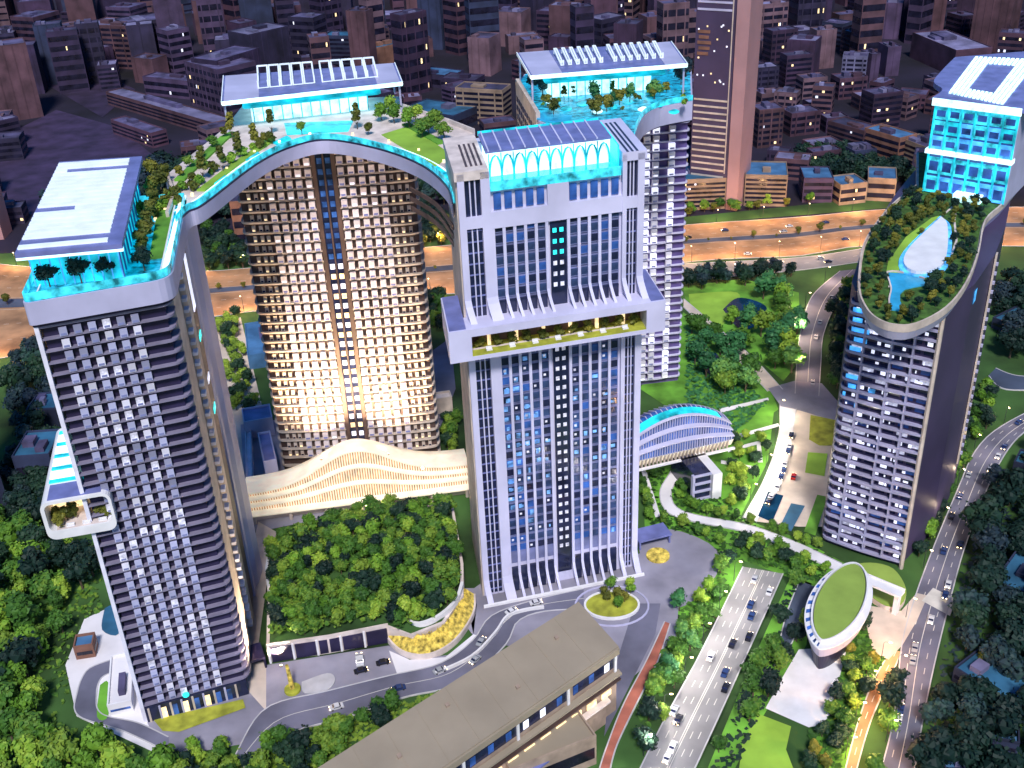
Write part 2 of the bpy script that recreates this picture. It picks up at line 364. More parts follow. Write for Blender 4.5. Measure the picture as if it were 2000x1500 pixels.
def scatter(poly, sp, z, kinds, label, group, s=(.8, 1.2), name='broadleaf_tree', cat='tree', avoid=(), jit=.38, zf=None, maxn=999, ):
    "trees on a jittered triangular grid inside a plan polygon"
    xs = [p[0] for p in poly]; ys = [p[1] for p in poly]; y = min(ys); r = 0; n = 0
    while y < max(ys):
        x = min(xs)+(r % 2)*sp/2
        while x < max(xs):
            p = (x+random.uniform(-jit, jit)*sp, y+random.uniform(-jit, jit)*sp)
            if inside(p, poly) and clear_of(p, avoid) and (z > 1 or clear_of(p, PAVED)) and n < maxn:
                q = proj((p[0], p[1], z+5))
                if -60 < q[0] < 2060 and -40 < q[1] < 1560:
                    k_ = random.choice(kinds); z_ = random.uniform(*s); fy = (p[1]-min(ys))/(max(ys)-min(ys)); fx = (p[0]-min(xs))/(max(xs)-min(xs))
                    wh = ('near' if fy < .34 else 'far' if fy > .66 else 'middle')+(' left' if fx < .34 else ' right' if fx > .66 else '')
                    sz_ = 'big ' if z_ > s[0]+(s[1]-s[0])*.66 else 'small ' if z_ < s[0]+(s[1]-s[0])*.33 else ''
                    tree(k_, (p[0], p[1], zf(p) if zf else z), '%s%s %s, %s' % (sz_, TW[k_], re.sub(r'^((small|dark|bright|green|leafy|rounded|sunlit|yellow|olive|roadside) )+', '', label), wh), group, z_*sp/8.0, name, cat); n += 1
            x += sp
        y += sp*.87; r += 1
    return n
def PX(pts, z=0): return [G(a, b, z) for a, b in pts]
# ================================================================ SETTING
ground = struct('ground', MB().quad((-4000, -400, 0), (4000, -400, 0), (4000, 7000, 0), (-4000, 7000, 0)), 'ground')
struct('city_ground', MB().quad((-4000, 842, .12), (4000, 842, .12), (4000, 6500, .12), (-4000, 6500, .12)), 'ground_city')
def sheet(name, pts, m, z, n=0):
    P = crv(pts+[pts[0]], n)[:-1] if n else pts
    if m not in ('lawn', 'lawn_bright', 'lawn_yellow') and not name.startswith(('city', 'court')): PAVED.append([(p[0], p[1]) for p in P])
    return struct(name, MB().quad(*[(p[0], p[1], z) for p in P]), m)
RL = {}
def lerp(L, t):
    t = max(0, min(.9999, t))*(len(L)-1); i = int(t); return L[i]+(L[i+1]-L[i])*(t-i)
def resamp(L, n=40):
    d = [0]
    for i in range(len(L)-1): d.append(d[-1]+(L[i+1]-L[i]).length)
    out = []
    for k in range(n+1):
        s = d[-1]*k/n; i = max(j for j in range(len(d)) if d[j] <= s+1e-6); i = min(i, len(L)-2)
        out.append(L[i]+(L[i+1]-L[i])*((s-d[i])/max(1e-6, d[i+1]-d[i])))
    return out
def road(name, left, right, m, z, lanes=(), kerb=True, solid=()):
    L = resamp(crv(PX(left), 6)); Rr = resamp(crv(PX(right), 6)); RL[name] = (L, Rr); PAVED.append([tuple(p) for p in L]+[tuple(p) for p in reversed(Rr)])
    mb = MB(); mb.grid([[(a.x, a.y, z) for a in L], [(b.x, b.y, z) for b in Rr]]); struct(name, mb, m)
    if lanes or solid:
        mk = MB(); ln = sum((L[i+1]-L[i]).length for i in range(len(L)-1))
        for f in lanes:
            C = [L[i]+(Rr[i]-L[i])*f for i in range(len(L))]; s = 0
            while s < ln:
                a = lerp(C, s/ln); b = lerp(C, (s+4)/ln); d = (b-a).normalized(); nn = Vector((-d.y, d.x))*.14
                mk.quad((*(a-nn), z+.03), (*(a+nn), z+.03), (*(b+nn), z+.03), (*(b-nn), z+.03)); s += 10
        for f in solid:
            C = [L[i]+(Rr[i]-L[i])*f for i in range(len(L))]; o = offset(C, .3)
            mk.grid([[(a.x, a.y, z+.03) for a in C], [(b.x, b.y, z+.03) for b in o]])
        struct('road_marking', mk, 'lane')
    if kerb: struct('kerb', MB().ribbon(L, 0.02, z+.16, .5).ribbon(Rr, 0.02, z+.16, -.5), 'kerb')
    return mb
# park and lawns
sheet('park_lawn', PX([(1335, 560), (1450, 545), (1560, 572), (1566, 700), (1530, 745), (1430, 660), (1340, 600)]), 'lawn', .2)
sheet('lawn', PX([(1335, 610), (1500, 745), (1520, 800), (1450, 850), (1340, 820), (1250, 760)]), 'lawn', .2)
sheet('lawn', PX([(1345, 575), (1440, 572), (1430, 610), (1400, 640), (1355, 612)]), 'lawn_bright', .3, 5)
sheet('pond', PX([(1412, 605), (1440, 583), (1480, 590), (1498, 607), (1470, 640), (1440, 640)]), 'pond', .4, 5)
sheet('pond', PX([(1375, 700), (1398, 690), (1408, 715), (1395, 735), (1380, 725)]), 'pond', .4, 5)
# highway behind
road('highway', [(-60, 500), (0, 517), (200, 528), (420, 530), (640, 505), (850, 482), (1000, 470), (1340, 440), (1560, 425), (1760, 408), (2080, 405)],
     [(-60, 705), (0, 700), (200, 660), (420, 618), (640, 592), (850, 575), (1000, 565), (1340, 512), (1560, 500), (1700, 480), (2080, 482)], 'road_orange', .25, lanes=(.15, .3, .7, .85), solid=(.42, .55))
L_, R_s = RL['highway']
struct('median', MB().grid([[Vector((*(a+(b-a)*.43), .36)) for a, b in zip(L_, R_s)], [Vector((*(a+(b-a)*.53), .36)) for a, b in zip(L_, R_s)]]), 'asphalt_dark')
road('service_road', [(1290, 520), (1340, 516), (1560, 504), (1700, 484)], [(1290, 556), (1340, 548), (1560, 528), (1690, 510)], 'road_light', .3, lanes=(.5,))
sheet('verge', PX([(1330, 425), (1500, 408), (1760, 380), (1765, 404), (1560, 421), (1335, 438)]), 'ground', .22)
# streets to the right of the towers
road('park_path', [(1335, 585), (1400, 640), (1470, 700), (1528, 762)], [(1335, 600), (1390, 652), (1450, 712), (1500, 765)], 'plaza_cream', .42)
road('link_road', [(1640, 530), (1585, 580), (1563, 650), (1556, 700), (1552, 770)], [(1690, 525), (1640, 585), (1610, 650), (1604, 710), (1600, 775)], 'asphalt', .4, lanes=(), solid=(.5,))
sheet('junction', PX([(1500, 760), (1552, 745), (1605, 750), (1640, 790), (1655, 830), (1550, 800), (1525, 795)]), 'plaza', .52)
road('drive', [(1522, 790), (1520, 850), (1495, 930), (1450, 1012)], [(1556, 800), (1545, 870), (1525, 950), (1478, 1020)], 'plaza_white', .5)
sheet('plaza', PX([(1556, 802), (1640, 818), (1630, 900), (1618, 1030), (1560, 1030), (1478, 1020), (1530, 940)]), 'plaza_cream', .45)
sheet('lawn', PX([(1578, 885), (1616, 888), (1610, 932), (1572, 925)]), 'lawn_bright', .65)
sheet('lawn', PX([(1583, 812), (1632, 822), (1628, 872), (1600, 872), (1580, 860)]), 'lawn_yellow', .6)
sheet('lawn', PX([(1596, 968), (1616, 972), (1592, 1048), (1570, 1040)]), 'lawn', .6)
sheet('reflecting_pool', PX([(1500, 962), (1530, 970), (1508, 1022), (1480, 1010)]), 'pond', .7)
sheet('reflecting_pool', PX([(1545, 985), (1572, 990), (1545, 1040), (1522, 1032)]), 'roof_teal', .7)
sheet('lawn', PX([(1310, 1080), (1440, 1090), (1436, 1150), (1380, 1210), (1310, 1190), (1290, 1120)]), 'lawn', .25, 4)
road('garden_path', [(1318, 885), (1310, 920), (1288, 960), (1300, 1000), (1350, 1020), (1450, 1040), (1540, 1075), (1640, 1120)],
     [(1334, 885), (1330, 925), (1312, 962), (1322, 992), (1365, 1008), (1460, 1026), (1550, 1058), (1645, 1102)], 'plaza_white', .5)
road('boulevard', [(1450, 1108), (1415, 1180), (1360, 1290), (1300, 1400), (1240, 1520)], [(1530, 1122), (1500, 1190), (1455, 1290), (1410, 1390), (1350, 1520)], 'road_light', .45, lanes=(.2, .35, .65, .8), solid=(.48, .52))
road('side_lane', [(1560, 1135), (1535, 1200), (1520, 1260)], [(1600, 1150), (1575, 1205), (1545, 1262)], 'asphalt_dark', .42)
road('avenue', [(2080, 770), (1960, 830), (1905, 880), (1868, 960), (1822, 1070), (1785, 1170), (1760, 1260), (1745, 1400), (1715, 1520)],
     [(2080, 800), (1995, 850), (1948, 915), (1915, 990), (1882, 1080), (1855, 1180), (1828, 1290), (1805, 1400), (1785, 1520)], 'asphalt', .45, lanes=(.25, .75), solid=(.5,))
road('orange_lane', [(1740, 1270), (1705, 1330), (1675, 1410), (1645, 1520)], [(1762, 1275), (1735, 1335), (1700, 1415), (1670, 1520)], 'road_orange', .42, lanes=(.5,))
road('east_street', [(1930, 735), (1965, 762), (2080, 760)], [(1945, 720), (1990, 735), (2080, 735)], 'asphalt_dark', .5)
sheet('crossing', PX([(1822, 1150), (1867, 1172), (1855, 1205), (1800, 1175)]), 'lane', .58)
sheet('junction', PX([(1700, 1185), (1760, 1195), (1790, 1160), (1812, 1165), (1790, 1215), (1762, 1262), (1735, 1290), (1705, 1275), (1690, 1215)]), 'plaza_cream', .52)
sheet('forecourt', PX([(1560, 1270), (1655, 1265), (1620, 1400), (1592, 1428), (1495, 1385), (1525, 1330)]), 'white_paint', .5)  # sun glare on the paving is put into its white
sheet('lawn', PX([(1480, 1395), (1545, 1420), (1535, 1465), (1560, 1530), (1440, 1530), (1450, 1450)]), 'lawn_bright', .35)
# around the square tower and the hill
road('front_street', [(462, 1475), (520, 1385), (640, 1352), (760, 1322), (860, 1298), (925, 1252), (960, 1205), (1040, 1175), (1140, 1152)],
     [(475, 1500), (560, 1435), (680, 1400), (790, 1362), (900, 1335), (985, 1262), (1010, 1215), (1060, 1195), (1140, 1190)], 'asphalt', .45, solid=(.5,))
sheet('plaza', PX([(905, 1165), (940, 1140), (1260, 1080), (1330, 1130), (1320, 1250), (1240, 1320), (1130, 1290), (930, 1250), (900, 1210)]), 'plaza', .35)
sheet('plaza', PX([(1245, 1060), (1310, 1035), (1400, 1075), (1390, 1140), (1320, 1190), (1270, 1150)]), 'plaza', .4, 4)
sheet('plaza', PX([(165, 1210), (230, 1180), (290, 1405), (335, 1478), (300, 1470), (150, 1400), (128, 1300)]), 'plaza_white', .35)
sheet('plaza', PX([(285, 1405), (480, 1345), (520, 1390), (500, 1450), (340, 1478), (300, 1440)]), 'plaza', .4)
sheet('plaza', PX([(474, 1380), (474, 1150), (505, 1020), (540, 1040), (520, 1150), (505, 1260), (520, 1305), (520, 1395)]), 'plaza_cream', .38)
sheet('plaza', PX([(520, 1300), (760, 1262), (800, 1290), (880, 1280), (925, 1240), (935, 1150), (905, 1150), (960, 1215), (900, 1300), (765, 1330), (520, 1395)]), 'plaza', .39)
sheet('forecourt', PX([(760, 1272), (800, 1290), (870, 1285), (925, 1240), (938, 1245), (890, 1305), (780, 1330)]), 'plaza_white', .43, 0)
road('loop_road', [(215, 1290), (170, 1310), (150, 1355), (152, 1400), (240, 1430), (330, 1472)], [(235, 1312), (200, 1325), (190, 1360), (200, 1395), (270, 1412), (330, 1440)], 'asphalt', .45)
sheet('lawn', PX([(196, 1340), (212, 1335), (212, 1400), (190, 1402)]), 'lawn', .6, 4)
sheet('lawn', PX([(300, 1408), (475, 1368), (480, 1385), (350, 1432), (318, 1430)]), 'lawn_yellow', .75)
sheet('lawn', PX([(205, 1190), (225, 1186), (232, 1240), (200, 1232)]), 'reflect' if 'reflect' in MT else 'roof_teal', .6, 4)
road('red_path', [(1297, 1215), (1262, 1290), (1215, 1380), (1180, 1470), (1165, 1520)], [(1310, 1220), (1285, 1295), (1245, 1375), (1205, 1460), (1190, 1520)], 'road_red', .5)
sheet('lane_side', PX([(1240, 1180), (1290, 1180), (1280, 1240), (1220, 1360), (1180, 1440), (1190, 1340), (1215, 1260)]), 'asphalt', .42)
# paving behind the front tower group
sheet('plaza', PX([(470, 830), (545, 820), (560, 950), (880, 900), (900, 960), (500, 1040), (480, 980)]), 'plaza', .3)
sheet('courtyard', PX([(400, 640), (470, 620), (545, 930), (480, 960)]), 'plaza_cream', .18)
sheet('back_road', PX([(825, 700), (880, 660), (890, 760), (850, 860), (835, 800)]), 'asphalt', .3)
sheet('city_square', PX([(0, 270), (110, 215), (235, 250), (330, 330), (330, 420), (0, 420)]), 'city1', .3)
sheet('city_square', PX([(85, 130), (170, 130), (265, 175), (200, 230), (90, 165)]), 'city1', .35)
for L in ([(-60, 455), (300, 440), (900, 420)], [(1400, 330), (1620, 300), (1820, 250), (2060, 200)], [(100, 110), (420, 60), (800, -20)], [(820, 150), (1000, 230), (1000, 300)]):
    pass

sheet('lawn', PX([(1252, 872), (1340, 892), (1430, 852), (1512, 800), (1500, 900), (1445, 1012), (1560, 1052), (1650, 1100), (1600, 1150), (1430, 1088), (1260, 1045)]), 'lawn', .17)
sheet('lawn', PX([(1545, 1125), (1585, 1140), (1575, 1260), (1490, 1400), (1420, 1530), (1370, 1530), (1470, 1290)]), 'lawn', .17)
sheet('lawn', PX([(1655, 1260), (1700, 1200), (1735, 1280), (1690, 1370), (1640, 1530), (1560, 1530), (1600, 1420)]), 'lawn', .17)
for a_ in ([(1432, 852), (1520, 828), (1522, 834), (1434, 860)], [(1405, 800), (1500, 778), (1502, 783), (1408, 808)], [(1408, 900), (1470, 912), (1470, 918), (1408, 907)], [(1420, 878), (1485, 862), (1490, 905), (1480, 905), (1478, 870), (1422, 885)], [(1252, 920), (1262, 920), (1290, 1010), (1280, 1012)]):
    sheet('garden_path', PX(a_), 'plaza_white', .55)
# ================================================================ TOWER A : tall square tower, front left
AFL, AFR, ARR, ARL = Vector((-153, 325)), Vector((-114, 338.5)), Vector((-126.5, 414)), Vector((-170, 408))
F1 = Frame(AFL, AFR); F1s = Frame(AFR, ARR)
def scale_poly(pts, k):  # outward offset for counter-clockwise polygons
    return offset(pts, -k, True)
TA = thing('tower', 'tall dark square tower with white bays and rounded balconies, front left', 'tower', (*AFL, 0), None)
base = rnd_poly([AFL, AFR, ARR, ARL], [0, 5, 0, 0])
core = scale_poly([AFL, AFR, ARR, ARL], -1.2)
part('wall', MB().prism(core, 0, 178), 'dark_purple', TA)
W = F1.L
rowsA = [8.5+4.42*i for i in range(39)]
for z in rowsA:                                       # balcony slab with its rounded corner, white edge
    line = [F1.w(.4, 1.2), F1.w(.4, -.9)]+[F1.w(W-6.5, -.9)]
    cp = rnd_poly([F1.w(W-7, -.9), F1.w(W+1.2, -.9), F1s.w(7.5, -1.2), F1s.w(7.5, 3)], [0, 5.5, 0, 0])
    poly = [F1.w(.4, 1.4), F1.w(.4, -.9)]+cp+[F1.w(W-8, 3)]
    m = MB().prism(poly, z-.22, z+.22)
    m.ribbon([p for p in poly[1:-1]], z+.2, z+.5, .12)
    part('balcony', m, 'slab_edge', TA)
bayA = [*[bay_mesh(2.5, 1.2, 2.9, 'bay_grey', 'spandrel')]*4, bay_mesh(2.5, 1.2, 2.9, 'panel_white', 'spandrel'), bay_mesh(2.5, 1.2, 2.9, 'glass_dim', 'spandrel')]
colsA = [6.2+4.55*i for i in range(6)]
def front_first(c): return -c[1]
facade(TA, F1, colsA, [z+.45 for z in rowsA[:-1]], bayA, 'bay_window', 100, front_first, -.0)
m = MB(); m.box(F1, -.9, .5, -1.3, 88, 0, 178); part('corner_fin', m, 'panel_white', TA)
# flank: beige panel, dark window column, grey panel, end pier
m = MB(); m.box(F1s, 8, 24, -.9, 2, 3, 176); part('flank_panel', m, 'slab_warm', TA, 'beige stone panel on the right flank')
m = MB(); m.box(F1s, 48, 60, -.9, 2, 3, 176); part('flank_panel', m, 'dark_brown', TA)
m = MB(); m.box(F1s, 61, 67, -1.6, 3, 0, 179); part('flank_pier', m, 'panel_lav', TA)
m = MB(); m.box(F1s, 38, 46, -1.2, 2, 3, 176); part('flank_panel', m, 'slab_warm', TA)
fl_me = MB().box(OF, 0, 3.5, -1.8, 0, 0, 1.3).mesh('flank_ledge', ['panel_white'])
for z in rowsA: inst('flank_ledge', fl_me, TA, F1s.w(30, -.3, z+.5), F1s.az)
for z, k in ((150, 0), (137, 1), (118, 0), (104, 1)):
    part('flank_light', MB().box(F1s, 51, 57, -1.2, -.85, z, z+2.6), ('glass_lit', 'sign_cyan')[k], TA)
for z0 in (160,): part('flank_light', MB().box(F1s, 51, 57, -1.2, -.85, z0-10, z0+12), 'glass_lit', TA)
# lobby
m = MB(); m.box(F1, .6, W-.5, -1.5, 1, 0, 8.0); part('lobby', m, 'glass_dark', TA)
for i in range(9): part('lobby_column', MB().box(F1, 1.5+i*4.3, 2.3+i*4.3, -2.0, -1.4, 0, 7.5), 'panel_lav' if i % 2 else 'slab_warm', TA)
for i in range(7): part('lobby_window', MB().box(F1, 6+i*4.3, 8.6+i*4.3, -1.7, -1.45, .5, 6), 'glass_warm' if i in (0, 2, 4) else 'glass_blue', TA)
m = MB(); m.tube([F1.w(17, -1.8, 9.6), F1.w(17, -2.2, 9.6)], 1.3, 16); part('sign', m, 'sign_cyan', TA, 'round turquoise lit sign over the lobby')
# crown fascia, deck, glass rail
top = rnd_poly([F1.w(-2.2, -2.6), F1.w(W+3, -2.6), F1s.w(76, -3), Vector((-170, 410))], [2.5, 7, 0, 0])
part('fascia', MB().prism(top, 178.5, 186.5), 'panel_lav', TA)
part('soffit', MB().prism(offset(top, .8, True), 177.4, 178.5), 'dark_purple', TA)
part('deck', MB().prism(offset(top, .6, True), 186.5, 186.8), 'deck_blue', TA, 'turquoise lit pool deck')
part('glass_rail', MB().ribbon(offset(top, .4, True), 186.8, 189.6, .25, True), 'rail_glass', TA)
tw = offset(top, 3.6, True)
part('rail_strip', MB().ribbon([tuple(p) for p in tw], 186.8, 187.6, .5, True), 'white_paint', TA)
dk = rnd_poly([F1.w(W-1.8, 9), F1.w(W+1.2, 9), F1s.w(82, -2), F1s.w(82, 2)], 0)
part('pool', MB().prism([F1.w(W+.2, 3), F1.w(W+2.2, 3), F1s.w(80, -2.6), F1s.w(80, -.4)], 186.8, 187.1), 'glow_white', TA)
part('planting_bed', MB().prism([F1s.w(16, .6), F1s.w(84, .6), F1s.w(84, 7.5), F1s.w(16, 5.5)], 186.8, 187.3), 'lawn', TA)
# roof pavilion with its white louvred slab
SL = [G(27, 492, 203), G(237, 473, 203), G(277, 302, 203), G(115, 313, 203)]
PV = thing('roof_pavilion', 'turquoise glass pavilion under a sloping white louvred roof, on the front left tower', 'pavilion', (SL[0].x, SL[0].y, 186.8))
FS = Frame(SL[0], SL[1]); LW = FS.L
Fd = (SL[3]-SL[0]).length
def sl(a, b, z): return Vector((*(SL[0].lerp(SL[1], a).lerp(SL[3].lerp(SL[2], a), b)).xy, z))
part('roof_slab', MB().prism([sl(0, 0, 0), sl(1, 0, 0), sl(1, 1, 0), sl(0, 1, 0)], 200.8, 202.4), 'canopy_blue', PV)
n = 21
for i in range(n):
    a, b = .03+i/n*.95, .03+(i+.66)/n*.95
    if i == 1: continue
    segs = [(0.015, .86)] if i != 8 else [(.42, .86)]
    if i == 18: segs = [(.015, .16)]
    m = MB()
    for u0, u1 in segs: m.hexa([sl(u0, a, 202.4), sl(u1, a, 202.4), sl(u1, b, 202.4), sl(u0, b, 202.4)], [sl(u0, a, 203.0), sl(u1, a, 203.0), sl(u1, b, 203.0), sl(u0, b, 203.0)])
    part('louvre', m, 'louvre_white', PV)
part('pavilion_wall', MB().prism([sl(.04, .10, 0), sl(.90, .10, 0), sl(.90, .96, 0), sl(.04, .96, 0)], 186.9, 200.7), 'glow_cyan', PV)
part('light_cove', MB().prism([sl(.0, 0, 0), sl(1, 0, 0), sl(1, .02, 0), sl(0, .02, 0)], 199.9, 200.75), 'glow_white', PV)
for i in range(10): part('mullion', MB().prism([sl(.04+i*.095, .092, 0), sl(.05+i*.095, .092, 0), sl(.05+i*.095, .1, 0), sl(.04+i*.095, .1, 0)], 187, 199.8), 'blue_glow', PV)
for i in range(12): part('mullion', MB().prism([sl(.90, .10+i*.075, 0), sl(.915, .10+i*.075, 0), sl(.915, .11+i*.075, 0), sl(.90, .11+i*.075, 0)], 187, 200.6), 'canopy_blue', PV)
# side sky lounge
LB = [Vector((-166.5, 318.5)), Vector((-143.5, 324)), Vector((-154.5, 371)), Vector((-178, 369))]; FL = Frame(LB[0], LB[1])
SB = thing('sky_lounge', 'white rounded box lounge cantilevered off the front left tower, plants inside', 'sky lounge', (-166.5, 318.5, 96))
z0, z1 = 96.0, 112.0; wl = FL.L
def rrect(u0, u1, a0, a1, r, n=5):
    out = []
    for (cu, cz, s) in ((u1-r, a0+r, -90), (u1-r, a1-r, 0), (u0+r, a1-r, 90), (u0+r, a0+r, 180)):
        for k in range(n+1):
            t = R_(s+90*k/n); out.append((cu+r*math.cos(t), cz+r*math.sin(t)))
    return out
def shear(u, v, z): q = LB[0]+FL.u.xy*u+(LB[3]-LB[0]).normalized()*v; return Vector((q.x, q.y, z))
ou = rrect(0, wl, z0, z1, 3.2); inn = rrect(1.3, wl-1.0, z0+3.6, z1-1.2, 2.2)
m = MB(); k = len(ou)
for A, B, va, vb in ((ou, ou, 0, 52), (inn, inn, 0, 14), (ou, inn, 0, 0)):
    base_ = len(m.v); m.v += [shear(u, va, z) for u, z in A]+[shear(u, vb, z) for u, z in B]
    for i in range(k): j = (i+1) % k; m.f.append((base_+i, base_+j, base_+k+j, base_+k+i)); m.m.append(0)
part('shell', m, 'white_paint', SB)
part('roof_panel', MB().quad(shear(2.8, 1, z1+.05), shear(wl-2.8, 1, z1+.05), shear(wl-2.8, 11, z1+.05), shear(2.8, 11, z1+.05)), 'canopy_blue', SB)
for i in range(13):
    v = 12+i*2.9; part('roof_strip', MB().hexa([shear(2.4, v, z1), shear(wl-3, v, z1), shear(wl-3, v+2, z1), shear(2.4, v+2, z1)], [shear(2.4, v, z1+.5), shear(wl-3, v, z1+.5), shear(wl-3, v+2, z1+.5), shear(2.4, v+2, z1+.5)]), 'glow_white' if i % 3 else 'glow_cyan', SB)
part('back_wall', MB().quad(shear(1, 13.8, z0), shear(wl-1, 13.8, z0), shear(wl-1, 13.8, z1-1), shear(1, 13.8, z1-1)), 'glass_warm', SB)
part('floor', MB().quad(shear(1, .5, z0+3.62), shear(wl-1, .5, z0+3.62), shear(wl-1, 13.7, z0+3.62), shear(1, 13.7, z0+3.62)), 'stone_pale', SB)
for i, (u, v) in enumerate([(4.5, 3.5), (6.5, 6), (3.5, 7.5), (9, 8), (18, 6), (20.5, 5)]):
    tree('shrub', shear(u, v, z0+3.7), 'potted olive plant inside the white lounge box of the front left tower', 'plants inside the lounge box', 1.7, 'garden_shrub', 'plant')
sofa = MB().box(OF, -1.4, 1.4, -.6, .6, 0, .5).box(OF, -1.4, 1.4, .35, .6, .5, 1.0).box(OF, -1.4, -1.1, -.6, .35, .5, .8).box(OF, 1.1, 1.4, -.6, .35, .5, .8)
for i, u in enumerate((8, 13.5, 19)):
    p = shear(u, 1.8, z0+3.66); s_ = MB(); s_.v = [Matrix.Rotation(FL.az, 3, 'Z') @ q+p for q in sofa.v]; s_.f = sofa.f; s_.m = sofa.m
    solo('sofa', s_, 'white_paint', 'white terrace sofa in the lounge box, %s' % ('beside the left plants', 'in the middle', 'nearest the tower')[i], 'sofa', p, 'sofas in the lounge box')

# ================================================================ TOWER B : broad middle tower
F2 = Frame((-125, 501), (-42, 505.5)); WB = F2.L
TB = thing('tower', 'broad brown hotel tower with white bay grid under the curved sky bridge', 'tower', (-125, 501, 0))
def bulge(u): return 2.2*(2*u/WB-1)**2            # the front bows towards the camera
ring = [F2.w(u, bulge(u)+1.2) for u in [WB*i/12 for i in range(13)]]
part('wall', MB().prism([(p.x, p.y) for p in ring]+[F2.w(WB, 42), F2.w(0, 42)], 0, 179), 'dark_brown', TB)
rowsB = [3.5+5.35*i for i in range(33)]
for z in rowsB:
    fr = rnd_poly([F2.w(-1.6, 16), F2.w(-1.6, bulge(0)-1.2), F2.w(WB*.2, bulge(WB*.2)-.9), F2.w(WB*.435, bulge(WB*.435)-.6), F2.w(WB*.435, 3)], [0, 5, 4, 0, 0])
    a = MB().prism(fr+[F2.w(3, 16)], z-.28, z+.28); a.ribbon([p for p in fr[:9]], z+.25, z+.6, .15)
    part('balcony', a, 'slab_warm', TB)
    fr = rnd_poly([F2.w(WB*.56, 3), F2.w(WB*.56, bulge(WB*.56)-.6), F2.w(WB*.8, bulge(WB*.8)-.9), F2.w(WB+1.6, bulge(WB)-1.2), F2.w(WB+1.6, 16)], [0, 0, 4, 5, 0])
    b = MB().prism(fr+[F2.w(WB-3, 16)], z-.28, z+.28); b.ribbon(fr[-9:], z+.25, z+.6, .15)
    part('balcony', b, 'slab_warm', TB)
bayB = [bay_mesh(2.9, 2.0, 3.5, 'panel_pink', 'canopy_blue')]*3+[bay_mesh(2.9, 2.0, 3.5, 'panel_pink', 'glass_lit')]*1
cB = [13.9+4.65*i-.0 for i in range(5)]+[WB*.575+4.8*i for i in range(5)]
cells = [(u, z) for z in rowsB[1:] for u in cB]; cells.sort(key=lambda c: -c[1])
for i, (u, z) in enumerate(cells[:100]): inst('bay_window', random.choice(bayB), TB, F2.w(u, bulge(u)+.6, z+.7), F2.az)
mb = MB()
for (u, z) in cells[100:]:
    me = random.choice(bayB); n = len(mb.v); lit = me is bayB[-1]
    for v in me.vertices: mb.v.append(F2.w(u+v.co.x, bulge(u)+.6+v.co.y, z+.7+v.co.z))
    for p in me.polygons: mb.f.append(tuple(n+q for q in p.vertices)); mb.m.append(0 if p.material_index == 0 else (2 if lit else 1))
part('bay_window', mb, ['panel_pink', 'canopy_blue', 'glass_lit'], TB, stuff=True)
wingb = [bay_mesh(1.7, 1.0, 3.0, 'slab_warm', 'glass_warm'), bay_mesh(1.7, 1.0, 3.0, 'slab_warm', 'glass_dark')]
mb = MB()
for z in rowsB[1:]:
    for u in (3.5, 7.0, 10.0, WB-4.5, WB-8, WB-11.5):
        me = random.choice(wingb); n = len(mb.v)
        for v in me.vertices: mb.v.append(F2.w(u+v.co.x, bulge(u)+1.0+v.co.y, z+.7+v.co.z))
        for p in me.polygons: mb.f.append(tuple(n+q for q in p.vertices)); mb.m.append(0 if p.material_index == 0 else (1 if me is wingb[0] else 2))
part('wing_window', mb, ['slab_warm', 'glass_warm', 'glass_dark'], TB, stuff=True)
part('central_bay', MB().box(F2, WB*.437, WB*.563, .2, 4, 10, 178), 'glass_dark', TB)
for f in (.444, .500, .556): part('bay_fin', MB().box(F2, WB*f-(.35 if f == .5 else 1.0), WB*f+(.35 if f == .5 else 1.0), -.7, 3, 10, 178), 'dark_brown', TB)
for i, z in enumerate(rowsB[2:]):
    mt_ = 'glass_blue' if z > 120 else ('glass_lit' if i % 2 else 'glass_warm')
    for f in (.464, .512): part('bay_light', MB().box(F2, WB*f, WB*f+2.3, -.05, .35, z+.9, z+3.6), mt_, TB)
# ---------------------------------------------------------------- curved sky bridge deck over B
front = crv([G(346, 424, 189), G(366, 402, 189), G(400, 385, 189), G(500, 310, 189), G(570, 276, 189), G(640, 263, 189), G(740, 281, 189), G(820, 311, 189), G(868, 350, 189), G(882, 385, 189)], 6)
back = [Vector(G(928, 262, 186).xy), Vector(G(880, 243, 186).xy), Vector(G(784, 211, 186).xy), Vector((-50, 556)), Vector((-128, 556)), Vector(G(440, 250, 186).xy), Vector(G(322, 345, 186).xy), Vector(F1s.w(78, 2).xy), Vector(F1s.w(56, 3).xy)]
BR = thing('sky_bridge', 'curved roof garden deck bridging from the front left tower over the brown tower', 'sky bridge', (front[0].x, front[0].y, 178))
poly = [Vector(p[:2]) for p in front]+back
part('pier', MB().prism([Vector((-125, 402)), Vector((-122.5, 409)), Vector((-122.5, 418)), Vector((-128, 419))], 0, 180.3), 'panel_lav', BR, 'pale pier behind the front left tower')
part('fascia', MB().prism(poly, 180.4, 186.2), 'panel_lav', BR)
part('deck', MB().prism(offset(poly, .5, True), 186.2, 186.5), 'stone_pale', BR)
fr2 = offset(front, .6); fr3 = offset(front, 6.5)
part('glass_rail', MB().ribbon(fr2, 186.5, 189.4, .3), 'rail_glass', BR)
part('parapet', MB().ribbon(front, 186.2, 186.9, .6), 'dark_purple', BR)
part('pool', MB().prism(offset(front, 1.2)+list(reversed(offset(front, 5.2))), 186.5, 186.8), 'water_cyan', BR, 'lit turquoise pool following the curve')
part('pool_kerb', MB().ribbon(offset(front, 5.2), 186.5, 187.1, .4), 'glow_white', BR)
part('parapet', MB().ribbon([p for p in back[::-1]][:3], 186.2, 189.5, -1.2), 'slab_warm', BR)
part('parapet', MB().ribbon([p for p in back[:3]], 186.2, 188.5, .8), 'stone_pale', BR)
